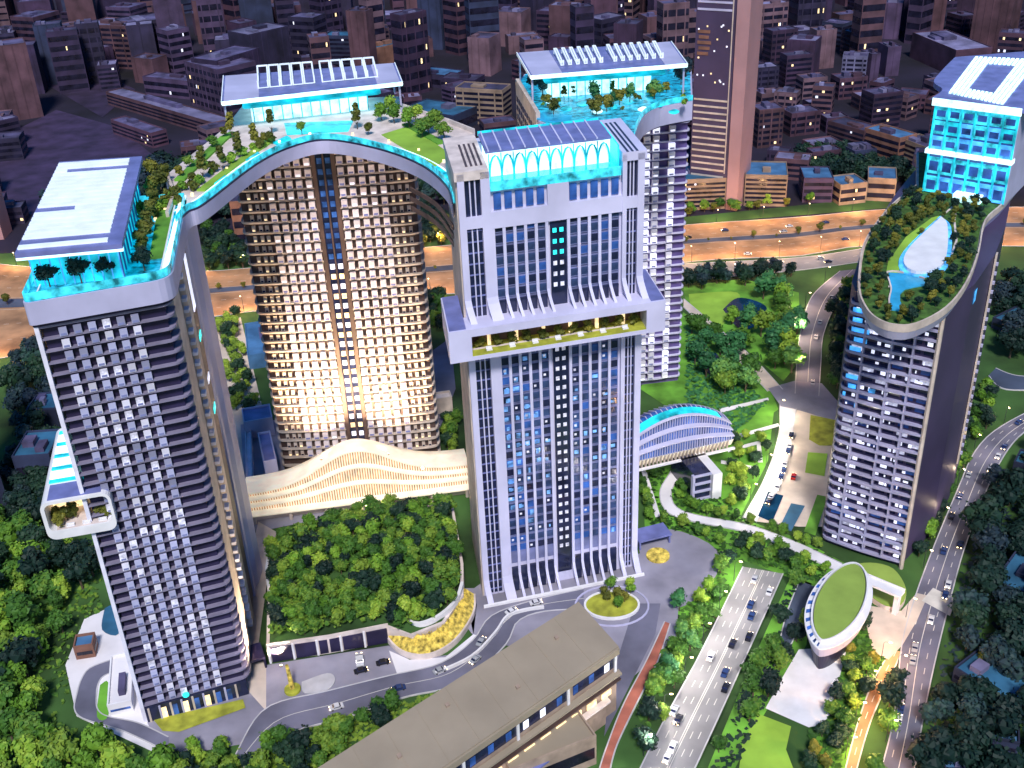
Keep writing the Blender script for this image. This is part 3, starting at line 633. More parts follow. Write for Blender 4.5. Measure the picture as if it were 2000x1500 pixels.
part('lawn', MB().prism([G(745, 262, 187).xy, G(850, 325, 187).xy, G(880, 300, 187).xy, G(800, 245, 187).xy], 186.5, 186.9), 'lawn_bright', BR)
part('pool', MB().prism([G(560, 262, 187).xy, G(680, 255, 187).xy, G(690, 235, 187).xy, G(555, 240, 187).xy], 186.5, 186.95), 'glow_cyan', BR)
bk = [Vector(p) for p in (G(340, 352, 187).xy, G(430, 268, 187).xy, G(450, 258, 187).xy)]
part('planting_bed', MB().ribbon(bk, 186.5, 187.4, -4.5), 'lawn', BR)
part('planting_bed', MB().ribbon([G(400, 372, 187).xy, G(470, 318, 187).xy, G(530, 278, 187).xy], 186.5, 187.2, 3.5), 'lawn_bright', BR)
part('planting_bed', MB().ribbon([G(800, 240, 187).xy, G(870, 278, 187).xy], 186.5, 187.3, -4), 'lawn', BR)
for i in range(14):
    p = lerp([Vector(q) for q in offset(front, 9.5)], .04+i*.068); part('path_light', MB().box(OF, p.x-.5, p.x+.5, p.y-.5, p.y+.5, 186.5, 187.7), 'glass_warm', BR)
for i, (a_, b_) in enumerate([(420, 345), (485, 300), (545, 270)]): part('terrace_pool', MB().prism(rnd_poly([G(a_-14, b_+8, 187).xy, G(a_+16, b_-6, 187).xy, G(a_+26, b_+2, 187).xy, G(a_, b_+14, 187).xy], 2), 186.5, 187.0), 'water_cyan', BR)
# lattice under the curved end, by the white tower
for i in range(3): part('louvre', MB().ribbon([p for p in crv([G(800, 365+i*9, 172-i*3), G(850, 395+i*9, 172-i*3), G(884, 440+i*7, 172-i*3)], 4)], 170-i*5.2, 172-i*5.2, .6), 'dark_brown', BR)
# ---------------------------------------------------------------- canopies
def canopy(name, label, fl, frp, br, bl, zt, frames, zdeck, lw, mirror=False):
    P = [G(*fl, zt), G(*frp, zt), G(*br, zt), G(*bl, zt)]
    o = thing(name, label, 'pavilion', (P[0].x, P[0].y, zdeck))
    def s(a, b, z): return Vector((*(P[0].lerp(P[1], a).lerp(P[3].lerp(P[2], a), b)).xy, z))
    part('roof_slab', MB().prism([s(0, 0, 0), s(1, 0, 0), s(1, 1, 0), s(0, 1, 0)], zt-1.6, zt-.3), 'canopy_blue', o)
    part('roof_border', MB().prism([s(0.01, .02, 0), s(.2, .02, 0), s(.2, .98, 0), s(.01, .98, 0)], zt-.3, zt), 'panel_lav', o)
    part('roof_border', MB().prism([s(.86, .02, 0), s(.99, .02, 0), s(.99, .98, 0), s(.86, .98, 0)], zt-.3, zt), 'panel_lav', o)
    part('light_edge', MB().ribbon([s(0, 0, 0), s(1, 0, 0)], zt-1.7, zt+.1, -.5), 'glow_white', o)
    part('light_edge', MB().ribbon([s(1, 0, 0), s(1, 1, 0)], zt-1.5, zt+.1, -.4), 'louvre_white', o)
    part('light_edge', MB().ribbon([s(0, 1, 0), s(0, 0, 0)], zt-1.5, zt+.1, -.4), 'louvre_white', o)
    for (a0, a1, b0, b1, h) in frames:
        m = MB(); t = .008
        for x in (a0, a1):
            m.tube([s(x, b0, zt), s(x, b0, zt+h)], .45, 4); m.tube([s(x, b1, zt), s(x, b1, zt+h)], .45, 4); m.tube([s(x, b0, zt+.3), s(x, b1, zt+h)], .5, 4)
        m.tube([s(a0, b1, zt+h), s(a1, b1, zt+h)], .5, 4); m.tube([s(a0, b0, zt+.2), s(a1, b0, zt+.2)], .3, 4)
        part('roof_frame', m, 'louvre_white', o)
    # glazed storey below
    part('glazing', MB().prism([s(.14, .28, 0), s(.80, .28, 0), s(.80, .95, 0), s(.14, .95, 0)], zdeck, zt-1.65), 'glow_white', o)
    part('floor_band', MB().prism(rnd_poly([s(.1, .12, 0), s(.88, .12, 0), s(.88, .9, 0), s(.1, .9, 0)], 3), zt-6.0, zt-5.2), 'glow_cyan', o)
    part('glazing', MB().prism(rnd_poly([s(.12, .2, 0), s(.86, .2, 0), s(.86, .9, 0), s(.12, .9, 0)], 3), zt-5.2, zt-1.66), 'glow_cyan', o)
    for i in range(13):
        a = .15+i*.054; part('mullion', MB().prism([s(a, .262, 0), s(a+.006, .262, 0), s(a+.006, .28, 0), s(a, .28, 0)], zdeck, zt-6.0), 'rail_glass', o)
    for a in (.01, .985):
        for b in (.04, .95): part('post', MB().tube([s(a, b, zdeck), s(a, b, zt-1.6)], .5, 8), 'panel_lav', o)
    return s
s2 = canopy('roof_pavilion', 'long turquoise glass pavilion with raised white roof frames, on the sky bridge', (433, 199), (785, 160), (770, 122), (437, 147), 201, [(.2+i*.065, .255+i*.065, .35, .97, 3.6) for i in range(5)]+[(.56+i*.065, .615+i*.065, .35, .97, 3.6) for i in range(5)], 186.6, .1)
# ================================================================ TOWER D : rear tower behind the white one
F4 = Frame((38, 573), (100.5, 582)); WD = F4.L
TD = thing('tower', 'dark blue tower with white bays and curved balconies, behind the white tower', 'tower', (38, 573, 0))
part('wall', MB().prism([F4.w(0, 1), F4.w(WD, 1), F4.w(WD, 45), F4.w(0, 45)], 0, 172), 'violet', TD)
rowsD = [4+4.85*i for i in range(34)]
for z in rowsD:
    fr = rnd_poly([F4.w(WD*.45, -.8), F4.w(WD*.8, -1.6), F4.w(WD*.9, -.6), F4.w(WD+1.5, -1.2), F4.w(WD+1.5, 14)], [0, 4, 3, 4, 0])
    a = MB().prism(fr+[F4.w(WD-4, 14), F4.w(WD*.45, 3)], z-.25, z+.25); a.ribbon(fr, z+.2, z+.6, .15); part('balcony', a, 'panel_c', TD)
bayD = [bay_mesh(3.4, 1.8, 3.4, 'panel_white', 'glass_lit'), bay_mesh(3.4, 1.8, 3.4, 'glass_lit', 'spandrel'), bay_mesh(3.4, 1.8, 3.4, 'panel_white', 'spandrel')]
facade(TD, F4, [WD*.61, WD*.69, WD*.83], [z+.6 for z in rowsD], bayD, 'bay_window', 100, None, -.3)
# D crown deck
dpts = [G(1052, 236, 186).xy, G(1120, 262, 186).xy, G(1240, 262, 186).xy]+[p for p in crv([G(1244, 250, 186), G(1258, 225, 186), G(1290, 208, 186), G(1353, 196, 186)], 4)]
DD = thing('roof_terrace', 'roof terrace with turquoise lit planting around the rear tower pavilion', 'terrace', (*F4.w(0, 0).xy, 176))
dback = [Vector((104, 600)), Vector((14, 592)), G(1010, 165, 186).xy]
part('fascia', MB().prism([Vector(p) for p in dpts]+dback, 176.5, 185.8), 'panel_lav', DD)
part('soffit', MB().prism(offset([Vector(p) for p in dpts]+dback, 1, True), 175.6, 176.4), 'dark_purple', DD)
part('deck', MB().prism(offset([Vector(p) for p in dpts]+dback, .8, True), 185.8, 186.1), 'deck_blue', DD)
for i in range(9): a_, b_ = 1075+i*30, 200+((i*37) % 23); part('light_pool', MB().prism(rnd_poly([G(a_-13, b_, 186).xy, G(a_+2, b_+5, 186).xy, G(a_+15, b_-1, 186).xy, G(a_+3, b_-7, 186).xy], 3), 186.1, 186.35), 'glow_white' if i % 3 == 0 else 'glow_cyan', DD)
part('glass_rail', MB().ribbon([Vector(p) for p in dpts[2:]], 186, 188.6, .3), 'rail_glass', DD)
part('pool', MB().prism([G(1048, 232, 186.5).xy, G(1110, 240, 186.5).xy, G(1118, 225, 186.5).xy, G(1060, 218, 186.5).xy], 186.1, 186.5), 'pool_blue', DD)
fw = Frame(G(1010, 165, 186).xy, G(1050, 232, 186).xy)
part('side_wall', MB().box(fw, 0, fw.L, -.8, 1.2, 150, 189), 'slab_warm', DD)
mb = MB()
for i in range(9):
    for j in range(5): part('side_window', MB().box(fw, 3+i*(fw.L-6)/9, 3+(i+.6)*(fw.L-6)/9, -1.0, -.75, 160+j*4.6, 162.8+j*4.6), 'glass_dark', DD)
s4 = canopy('roof_pavilion', 'turquoise glass pavilion with white zigzag roof blades, on the rear tower', (1037, 148), (1342, 124), (1310, 80), (1010, 102), 201, [(.22+i*.05, .235+i*.05, .3, .8, 2.6) for i in range(6)]+[(.56+i*.05, .575+i*.05, .3, .8, 2.6) for i in range(7)], 186.2, .1)

# ================================================================ TOWER C : white tower
F3 = Frame((-17, 391), (54.2, 408)); WC = F3.L; F3.v = Vector((-.122, .993, 0))
TC = thing('tower', 'white gridded tower with belt terrace halfway up, in the middle', 'tower', (-17, 391, 0))
DC = 43
part('wall', MB().box(F3, .3, WC-.3, .8, DC, 0, 188), 'panel_c', TC)
part('flank_wall', MB().box(F3, -.5, .8, 1.2, DC, 0, 197), 'slab_warm', TC, 'narrow warm lit left flank')  # warm light from the plaza is put into this flank's beige
ZL0, ZL1 = 127.5, 141
cw = WC
pier = [(0, .036), (.12, .168), (.878, .902), (.962, 1.0)]
def sweep_fin(u0, u1, za, zb, kick, hk, d0=-1.0, lean=0):
    "vertical fin whose foot sweeps outwards"
    prof = [(0, kick), (.35, kick*.55), (.7, kick*.18), (1, 0)]; m = MB()
    zz = [za+hk*t for t, _ in prof]+[zb]; kk = [k for _, k in prof]+[0]
    for i in range(len(zz)-1):
        a, b = kk[i], kk[i+1]
        m.hexa([F3.w(u0+a*lean, d0-a, zz[i]), F3.w(u1+a*lean, d0-a, zz[i]), F3.w(u1+a*lean, 1, zz[i]), F3.w(u0+a*lean, 1, zz[i])],
               [F3.w(u0+b*lean, d0-b, zz[i+1]), F3.w(u1+b*lean, d0-b, zz[i+1]), F3.w(u1+b*lean, 1, zz[i+1]), F3.w(u0+b*lean, 1, zz[i+1])])
    return m
for a, b in pier:
    part('pier', sweep_fin(cw*a, cw*b, 0, ZL0, 4.5, 11, -1.4, .3), 'panel_c', TC); part('pier', sweep_fin(cw*a, cw*b, ZL1, 199.6, 5, 8, -1.4, .3), 'panel_c', TC)
colL = [.184+.0575*i for i in range(5)]; colR = [.590+.0575*i for i in range(5)]
for f in [c-.009 for c in colL]+[colL[-1]+.0485]+[c-.009 for c in colR]:
    part('fin', sweep_fin(cw*f-.6, cw*f+.6, 0, ZL0, 4.5, 11, -1.0, .3), 'panel_c', TC); part('fin', sweep_fin(cw*f-.6, cw*f+.6, ZL1, 183, 5, 8, -1.0, .3), 'panel_c', TC)
for a, b in ((.038, .118), (.904, .960)):
    for z0_, z1_ in ((2, ZL0), (ZL1, 178), (182.5, 196.8)):
        part('slot_glazing', MB().box(F3, cw*a, cw*b, .2, 1, z0_, z1_), 'glass_dark', TC)
        for k in (1, 2): part('slot_mullion', MB().box(F3, cw*(a+(b-a)*k/3)-.25, cw*(a+(b-a)*k/3)+.25, -.5, .8, z0_, z1_), 'panel_c', TC)
    sm = MB()
    for z in [4+4.5*i for i in range(27)]+[ZL1+4+4.5*i for i in range(8)]: sm.box(F3, cw*a, cw*b, -.1, .5, z, z+.55)
    part('slot_spandrel', sm, 'canopy_blue', TC, stuff=True)
part('central_recess', MB().box(F3, cw*.482, cw*.572, .3, 1.5, 6, ZL0), 'glass_dark', TC); part('central_recess', MB().box(F3, cw*.482, cw*.572, .3, 1.5, ZL1, 176), 'glass_dark', TC)
for z in [20+4.55*i for i in range(23)]+[ZL1+8+4.55*i for i in range(6)]:
    for f in (.496, .534): part('recess_light', MB().box(F3, cw*f, cw*f+1.5, .05, .35, z, z+1.7), 'glass_dim' if z < 160 else 'sign_cyan', TC)
part('band', MB().box(F3, cw*.165, cw*.88, -1.15, 1, 177, 183.5), 'panel_c', TC)
part('band', MB().box(F3, cw*.0, cw*.165, -1.25, 1, 178, 182.5), 'panel_c', TC); part('band', MB().box(F3, cw*.88, cw, -1.25, 1, 178, 182.5), 'panel_c', TC)
part('band', MB().box(F3, cw*.47, cw*.585, -1.17, 1, 183.5, 192), 'panel_c', TC)
winC = [win_mesh(2.9, 3.0, 'glass_dark')]*3+[win_mesh(2.9, 3.0, 'glass_slate')]*4+[win_mesh(2.9, 3.0, 'glass_blue')]*2+[win_mesh(2.9, 3.0, 'glass_lit')]
cols = [cw*c+.1 for c in colL+colR]
rows = [23+4.5*i for i in range(23)]+[ZL1+7+4.5*i for i in range(7)]
upper = [z for z in rows if z > ZL1]
facade(TC, F3, cols, rows, winC[:-1], 'window', 100, front_first, .2)
for c in cols: inst('tall_window', (MB().box(OF, 0, 2.9, -.1, .3, 0, 6.5)).mesh('tall_window', ['glass_blue']), TC, F3.w(c, .2, 173 if False else 184), F3.az)
for c in cols: part('base_glazing', MB().box(F3, c-.2, c+3.1, -.6, .5, 1, 14), 'glass_dark', TC)
for c in cols: part('base_glazing', MB().box(F3, c-.2, c+3.1, -.6, .5, ZL1, ZL1+5.5), 'glass_dark', TC)
for a_, b_ in ((ZL1+5.5, 177), (16, ZL0)):
    for c in cols: part('spandrel_panel', MB().box(F3, c-.3, c+3.3, .55, .95, a_, b_), 'spandrel', TC)
mb = MB()
for i in range(45):
    c = random.choice(cols); z = random.choice(rows[:23]); mb.box(F3, c+.6, c+1.6, -.05, .05, z+1.2, z+2.2)
part('room_light', mb, 'glass_dim', TC, stuff=True)
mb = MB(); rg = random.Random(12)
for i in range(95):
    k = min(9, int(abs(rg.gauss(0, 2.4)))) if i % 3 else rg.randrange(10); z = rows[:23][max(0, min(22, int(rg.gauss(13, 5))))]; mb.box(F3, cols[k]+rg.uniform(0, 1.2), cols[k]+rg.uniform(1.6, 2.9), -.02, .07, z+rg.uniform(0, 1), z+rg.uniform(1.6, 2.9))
part('blue_reflection', mb, 'reflect_blue', TC, stuff=True)  # reflections on the glass put in as faintly glowing blue panes
part('base_kerb', MB().box(F3, -1, WC+2, -7.6, -6.6, 0, 1.6), 'white_paint', TC)
# belt terrace
UL, UR, VF = -8.0, WC+7.5, -10.5
m = MB(); o0, o1 = 3.0, WC-.5
m.box(F3, UL, UR, VF, 0.9, ZL1-3.2, ZL1).box(F3, UL, UR, VF, .9, ZL0, ZL0+1.7)
m.box(F3, UL, o0-2, VF, .9, ZL0+1.7, ZL1-3.2).box(F3, o1, UR, VF, .9, ZL0+1.7, ZL1-3.2)
part('belt_frame', m, 'panel_c', TC)
m = MB(); m.box(F3, UL, -.9, .95, 22, ZL0, ZL1).box(F3, WC+.4, UR, .95, 22, ZL0, ZL1); part('belt_wing', m, 'panel_c', TC)
m = MB(); m.box(F3, UL+.5, -.9, VF+1, 22, ZL1, ZL1+.2).box(F3, WC+1.5, UR-.5, VF+1, 21, ZL1, ZL1+.2); part('belt_roof', m, 'canopy_blue', TC)
part('belt_floor', MB().box(F3, o0-2, o1, VF+.3, .9, ZL0+1.7, ZL0+2.1), 'lawn_yellow', TC)
part('belt_back', MB().box(F3, o0-2, o1, -.6, .85, ZL0+2.1, ZL1-3.3), 'dark_brown', TC)
for i in range(6): part('belt_lantern', MB().box(F3, 8+i*11.2, 9.3+i*11.2, -3.4, -1.8, ZL0+2.1, ZL1-3.6), 'glass_warm', TC)
part('belt_path', MB().box(F3, o0-1.8, o1-8, -5.8, -4.6, ZL0+2.1, ZL0+2.25), 'stone_pale', TC)
m = MB()
for i in range(7): m.box(F3, 7+i*9.4, 9+i*9.4, -8.6, -6.6, ZL0+2.6, ZL0+3.0)
chair = MB().box(OF, -.9, .9, -.6, .6, 0, .45).box(OF, -.9, .9, .35, .6, .45, 1.1)
for i in range(7):
    p = F3.w(8+i*9.4, -7.6, ZL0+2.12); s_ = MB(); s_.v = [Matrix.Rotation(F3.az, 3, 'Z') @ q*1.3+p for q in chair.v]; s_.f = chair.f; s_.m = chair.m
    solo('lounge_seat', s_, 'white_paint', '%s white seat from the left on the belt terrace of the white tower' % ('first', 'second', 'third', 'fourth', 'fifth', 'sixth', 'seventh')[i], 'seat', p, 'seats on the belt terrace')
for i in range(11): tree('shrub', F3.w(5+i*6.4, -2.6+random.uniform(-.9, .1)-1.2, ZL0+2.1), '%s shrub from the left on the belt terrace of the white tower' % ('first second third fourth fifth sixth seventh eighth ninth tenth last'.split()[i]), 'shrubs on the belt terrace', 1.5, 'garden_shrub', 'plant')
# top: corner blocks, pool with glowing arches
def capblock(u0, u1, m_, lab):
    part('corner_block', MB().box(F3, u0, u1, -1.4, DC, 197.02, 200.5), m_, TC, lab)
capblock(-1, cw*.165, 'stone_pale', 'pale slotted cap on the left corner'); capblock(cw*.875, cw+.8, 'panel_c', 'slotted cap on the right corner')
for k in range(4): part('cap_slot', MB().box(F3, 4+k*1.9, 4.9+k*1.9, 4, 32, 200.5, 200.62), 'dark_brown', TC)
for k in range(3): part('cap_slot', MB().box(F3, cw*.9+k*1.9, cw*.9+.9+k*1.9, -1.2, 38, 200.5, 200.62), 'dark_purple', TC)
for a, b in ((0.0, .165), (.875, 1.0)): part('corner_core', MB().box(F3, cw*a+.5, cw*b-.3, 1.1, DC-1, 188.02, 197), 'panel_c', TC)
part('roof_pool', MB().box(F3, cw*.17, cw*.87, -.9, 24, 193.02, 194), 'water_cyan', TC, 'lit turquoise rooftop pool')
part('pool_rail', MB().box(F3, cw*.17, cw*.87, -1.2, -.95, 191.8, 195.4), 'rail_glass', TC)
part('top_wall', MB().box(F3, cw*.165, cw*.875, .9, DC, 188.02, 193), 'panel_c', TC)
part('pool_hall', MB().box(F3, cw*.18, cw*.84, 9, 28, 193.02, 203), 'glow_white', TC)
na = 10
for i in range(na):
    u0 = cw*.185+i*cw*.065; u1 = u0+cw*.065
    for v in (13.5,):
        pts = [F3.w(u0+(u1-u0)*(.5-.5*math.cos(math.pi*k/8)), v-5.6, 194.3+8*math.sin(math.pi*k/8)) for k in range(9)]
        part('arch', MB().tube(pts, .4, 5), 'glow_cyan', TC)
        part('arch_post', MB().tube([F3.w(u0, 8.6, 193.1), F3.w(u0, 8.6, 202.9)], .3, 4), 'glow_cyan', TC)
    part('roof_rib', MB().tube([F3.w(u0, 9, 203.9), F3.w(u0, 33, 204.2)], .4, 4), 'panel_c', TC)
part('hall_roof', MB().box(F3, cw*.17, cw*.85, 9, 33, 203, 203.8), 'canopy_blue', TC)
part('hall_roof_edge', MB().ribbon([F3.w(cw*.86, 2), F3.w(cw*.86, 34)], 194, 202.6, -.6), 'glow_cyan', TC)
part('hall_roof_edge', MB().ribbon([F3.w(cw*.85, 33.5), F3.w(cw*.17, 33.5)], 202.6, 204.4, -.6), 'glow_cyan', TC)
part('back_wall', MB().box(F3, cw*.165, cw*.875, 36, DC, 193.02, 199), 'panel_c', TC)
# ================================================================ TOWER E : leaf shaped tower, right
EFL, EC = Vector((145, 420)), Vector((175, 399))
side = [EC, Vector((197, 423)), Vector((217, 452)), Vector((234, 482)), Vector((250, 515)), Vector((262, 548))]
left = [Vector((250, 585)), Vector((225, 575)), Vector((200, 535)), Vector((176, 492)), Vector((158, 456)), Vector((147, 430))]
F5 = Frame(EFL, EC); WE = F5.L
TE = thing('tower', 'leaf shaped tower with long pale balconies and a blank purple flank, right side', 'tower', (145, 420, 0))
part('wall', MB().prism([F5.w(.5, 1.2).xy, F5.w(WE-.5, 1.2).xy]+side[1:]+left, 0, 131), 'flank_purple', TE)
rowsE = [3+4.55*i for i in range(28)]
for k, z in enumerate(rowsE):
    pts = rnd_poly([F5.w(-1, 14).xy, F5.w(-1.6, -.6).xy, F5.w(WE*.5, -2.0).xy, F5.w(WE, -.9).xy, F5.w(WE, 2).xy], [0, 4, 8, 0, 0])
    m = MB().prism(pts+[F5.w(3, 14).xy], z-.25, z+.25); m.ribbon(pts[:-1], z+.2, z+1.0, .2); part('balcony', m, 'slab_e', TE)
ew = [MB().box(OF, 0, 4.6, -.2, .2, 0, 2.2).mesh('window', [g]) for g in ('glass_dark', 'glass_dark', 'glass_blue', 'glass_dim', 'glass_dark')]
facade(TE, F5, [1.5+6*i for i in range(6)], [z+1.4 for z in rowsE[:-1]], ew, 'window', 100, front_first, 1.0)
dm = MB()
for f in (.18, .5, .74):
    for z in rowsE[:-1]: dm.box(F5, WE*f, WE*f+.8, -1.2, 1, z+.3, z+4.2)
part('balcony_divider', dm, 'slab_e', TE, stuff=True)
lm = MB(); rg = random.Random(4)
for i in range(150):
    u = rg.uniform(.5, WE-3); z = rg.choice(rowsE[:-1]); lm.box(F5, u, u+rg.choice([.5, .7, 1.4, 2.2]), .55, .75, z+1.3, z+2.2+rg.random())
part('room_light', lm, 'glass_lit', TE, stuff=True)
lm = MB()
for i in range(26): z = rowsE[-2-int(abs(rg.gauss(0, 5)))]; u = abs(rg.gauss(0, 4)); lm.box(F5, u, u+rg.uniform(1, 4), .5, .7, z+.6, z+2.6)
part('room_light', lm, 'blue_glow', TE, stuff=True)
part('corner_fin', MB().tube([F5.w(WE+.3, -.6, 0), F5.w(WE+.3, -.6, 131)], 1.0, 6), 'slab_warm', TE)
part('flank_strip', MB().ribbon([side[2]+Vector((.9, -.6)), side[2]+Vector((2.6, 2.5))], 20, 131, .8), 'slab_warm', TE)
fle = MB().box(OF, -.6, .6, -.6, .6, 0, 1.4).mesh('flank_ledge', ['panel_lav'])
for z in rowsE[5:]: inst('flank_ledge', fle, TE, Vector((side[2].x+1.6, side[2].y-.2, z)), 1.0)
tl = MB()
for k in range(9): tl.box(OF, 205.5+.35*(k % 3), 206.3+.35*(k % 3), 430.5+.5*(k % 3), 431.0+.5*(k % 3), 121-k*1.6, 122.2-k*1.6)
part('sign', MB().quad(Vector((197.6, 423.2, 121)), Vector((200.4, 427.4, 121)), Vector((200.4, 427.4, 127)), Vector((197.6, 423.2, 127))), 'blue_glow', TE, 'small blue lit emblem high on the purple flank')
# leaf deck
dk_in = [G(1676, 560, 138).xy, G(1682, 490, 138).xy, G(1700, 450, 138).xy, G(1740, 400, 138).xy, G(1790, 360, 138).xy]
dk_r = [G(1690, 600, 138).xy, G(1712, 622, 138).xy, G(1745, 634, 138).xy, G(1790, 632, 138).xy, G(1850, 600, 138).xy, G(1890, 550, 138).xy, G(1913, 490, 138).xy, G(1926, 430, 138).xy, G(1962, 395, 138).xy, G(2005, 342, 138).xy]
leafp = list(crv(list(reversed(dk_in))+dk_r, 4)); leafp += [Vector((285, 590)), Vector((225, 580))]
ED = thing('roof_garden', 'leaf shaped roof garden of white lawns and small trees on top of the right tower', 'roof garden', (180, 440, 131))
part('fascia', MB().prism(offset(leafp, 1.6, True), 131, 135, offset(leafp, 0.1, True)), 'panel_lav', ED)
part('fascia', MB().prism(leafp, 135, 137), 'slab_warm', ED)
part('deck', MB().prism(offset(leafp, 1.2, True), 137, 137.3), 'lawn_dark', ED)
part('rim', MB().ribbon(leafp[:-2], 137, 138.2, .7), 'slab_warm', ED)
core_l = PX([(1838, 425), (1850, 440), (1850, 490), (1838, 520), (1800, 532), (1772, 525), (1765, 505), (1785, 475)], 139)
part('kerb', MB().prism(offset(crv(core_l+[core_l[0]], 3)[:-1], 1.8, True), 137.3, 138.2), 'blue_glow', ED)
part('skylight', MB().prism(crv(core_l+[core_l[0]], 3)[:-1], 138.2, 139.6), 'white_paint', ED, 'white drop shaped skylight')
part('path', MB().ribbon([p.xy for p in PX([(1868, 395), (1862, 430), (1866, 470), (1848, 520)], 137.5)], 137.3, 137.5, .9), 'stone_pale', ED)
part('path', MB().ribbon([p.xy for p in PX([(1862, 400), (1800, 455), (1755, 505), (1735, 560)], 137.5)], 137.3, 137.5, .9), 'stone_pale', ED)
part('lawn', MB().prism([p.xy for p in PX([(1820, 425), (1770, 462), (1735, 510), (1730, 535), (1750, 540), (1768, 500), (1800, 455), (1840, 420)], 137.5)], 137.3, 137.55), 'lawn_bright', ED)
part('pool', MB().prism([p.xy for p in PX([(1735, 532), (1770, 534), (1805, 545), (1808, 556), (1785, 560), (1768, 564), (1758, 574), (1758, 588), (1764, 598), (1755, 606), (1740, 604), (1738, 585), (1742, 565), (1738, 548)], 137.8)], 137.3, 137.8), 'pool_blue', ED, 'angled swimming pool')
part('pool_kerb', MB().ribbon(crv([p.xy for p in PX([(1740, 605), (1738, 585), (1742, 565), (1738, 548), (1735, 531), (1770, 533), (1805, 544)], 137.8)], 3), 137.3, 138.1, .6), 'stone_pale', ED)
# crown block
CFL, CFR = Vector((207, 518)), Vector((237, 495)); F6 = Frame(CFL, CFR); WQ = F6.L
CB = thing('crown_block', 'turquoise glazed crown block with louvred rounded roof on the right tower', 'pavilion', (*CFL, 137.3))
bodyp = [F6.w(0, 0).xy, F6.w(WQ, 0).xy, Vector((288, 560)), Vector((282, 600)), Vector((240, 590))]
part('wall', MB().prism([F6.w(.6, .8).xy, F6.w(WQ-.4, .8).xy]+bodyp[2:], 137.4, 182), 'canopy_blue', CB)
part('flank_wall', MB().ribbon([F6.w(WQ+.6, 0).xy, Vector((289, 560))], 137.4, 182, .8), 'panel_lav', CB)
part('cornice', MB().prism([F6.w(-1.5, -1.8).xy, F6.w(WQ+1, -1.8).xy, F6.w(WQ+1, 3).xy, F6.w(-1.5, 30).xy], 157.5, 159.5), 'glow_white', CB)
rp = crv([F6.w(-1.5, -1.5).xy, F6.w(-2, 14).xy, Vector((215, 545)), Vector((226, 565)), Vector((243, 592))], 4)
part('roof', MB().prism(rp+[Vector((300, 600)), F6.w(WQ+8, 0).xy, F6.w(WQ+1, -1.5).xy], 182, 184.5), 'canopy_blue', CB)
part('light_edge', MB().ribbon([F6.w(-1.5, -1.6), F6.w(WQ+1, -1.6)], 180.6, 184.2, .6), 'glow_white', CB)
for i in range(7):
    u = WQ*i/6; part('mullion', MB().box(F6, u-.35, u+.35, -.7, .8, 138, 181), 'glow_cyan', CB)
for j, z in enumerate((138, 147.5, 159.6, 167, 174)):
    for i in range(6):
        u = WQ*i/6; h = 8 if j < 2 else 6.2
        part('glazing', MB().box(F6, u+.4, u+WQ/6-.4, -.1, .75, z, z+h), 'rail_glass' if j in (1, 4) or (i+j) % 3 == 0 else ('glow_cyan' if j == 3 and i % 2 else 'blue_glow'), CB)
        part('window', MB().box(F6, u+1.1, u+WQ/6-1.1, -.25, -.12, z+1.5, z+h-1.8), 'glass_blue', CB)
RQ = PX([(1853, 182), (1962, 205), (2030, 118), (1905, 112)], 184.6)
def rq(a, b, z): return Vector((*(RQ[0].lerp(RQ[1], a).lerp(RQ[3].lerp(RQ[2], a), b)).xy, z))
for i in range(14):
    a = i/14; seg = [(0, 1)] if (a < .26 or a > .70) else [(0, .16), (.84, 1)]
    m = MB()
    for b0, b1 in seg: m.hexa([rq(a, b0, 184.5), rq(a+.045, b0, 184.5), rq(a+.045, b1, 184.5), rq(a, b1, 184.5)], [rq(a, b0, 185.2), rq(a+.045, b0, 185.2), rq(a+.045, b1, 185.2), rq(a, b1, 185.2)])
    part('louvre', m, 'glow_white', CB)
part('entrance_canopy', MB().box(F6, WQ*.42, WQ*.75, -6, 0, 137.4, 141), 'glow_white', CB)
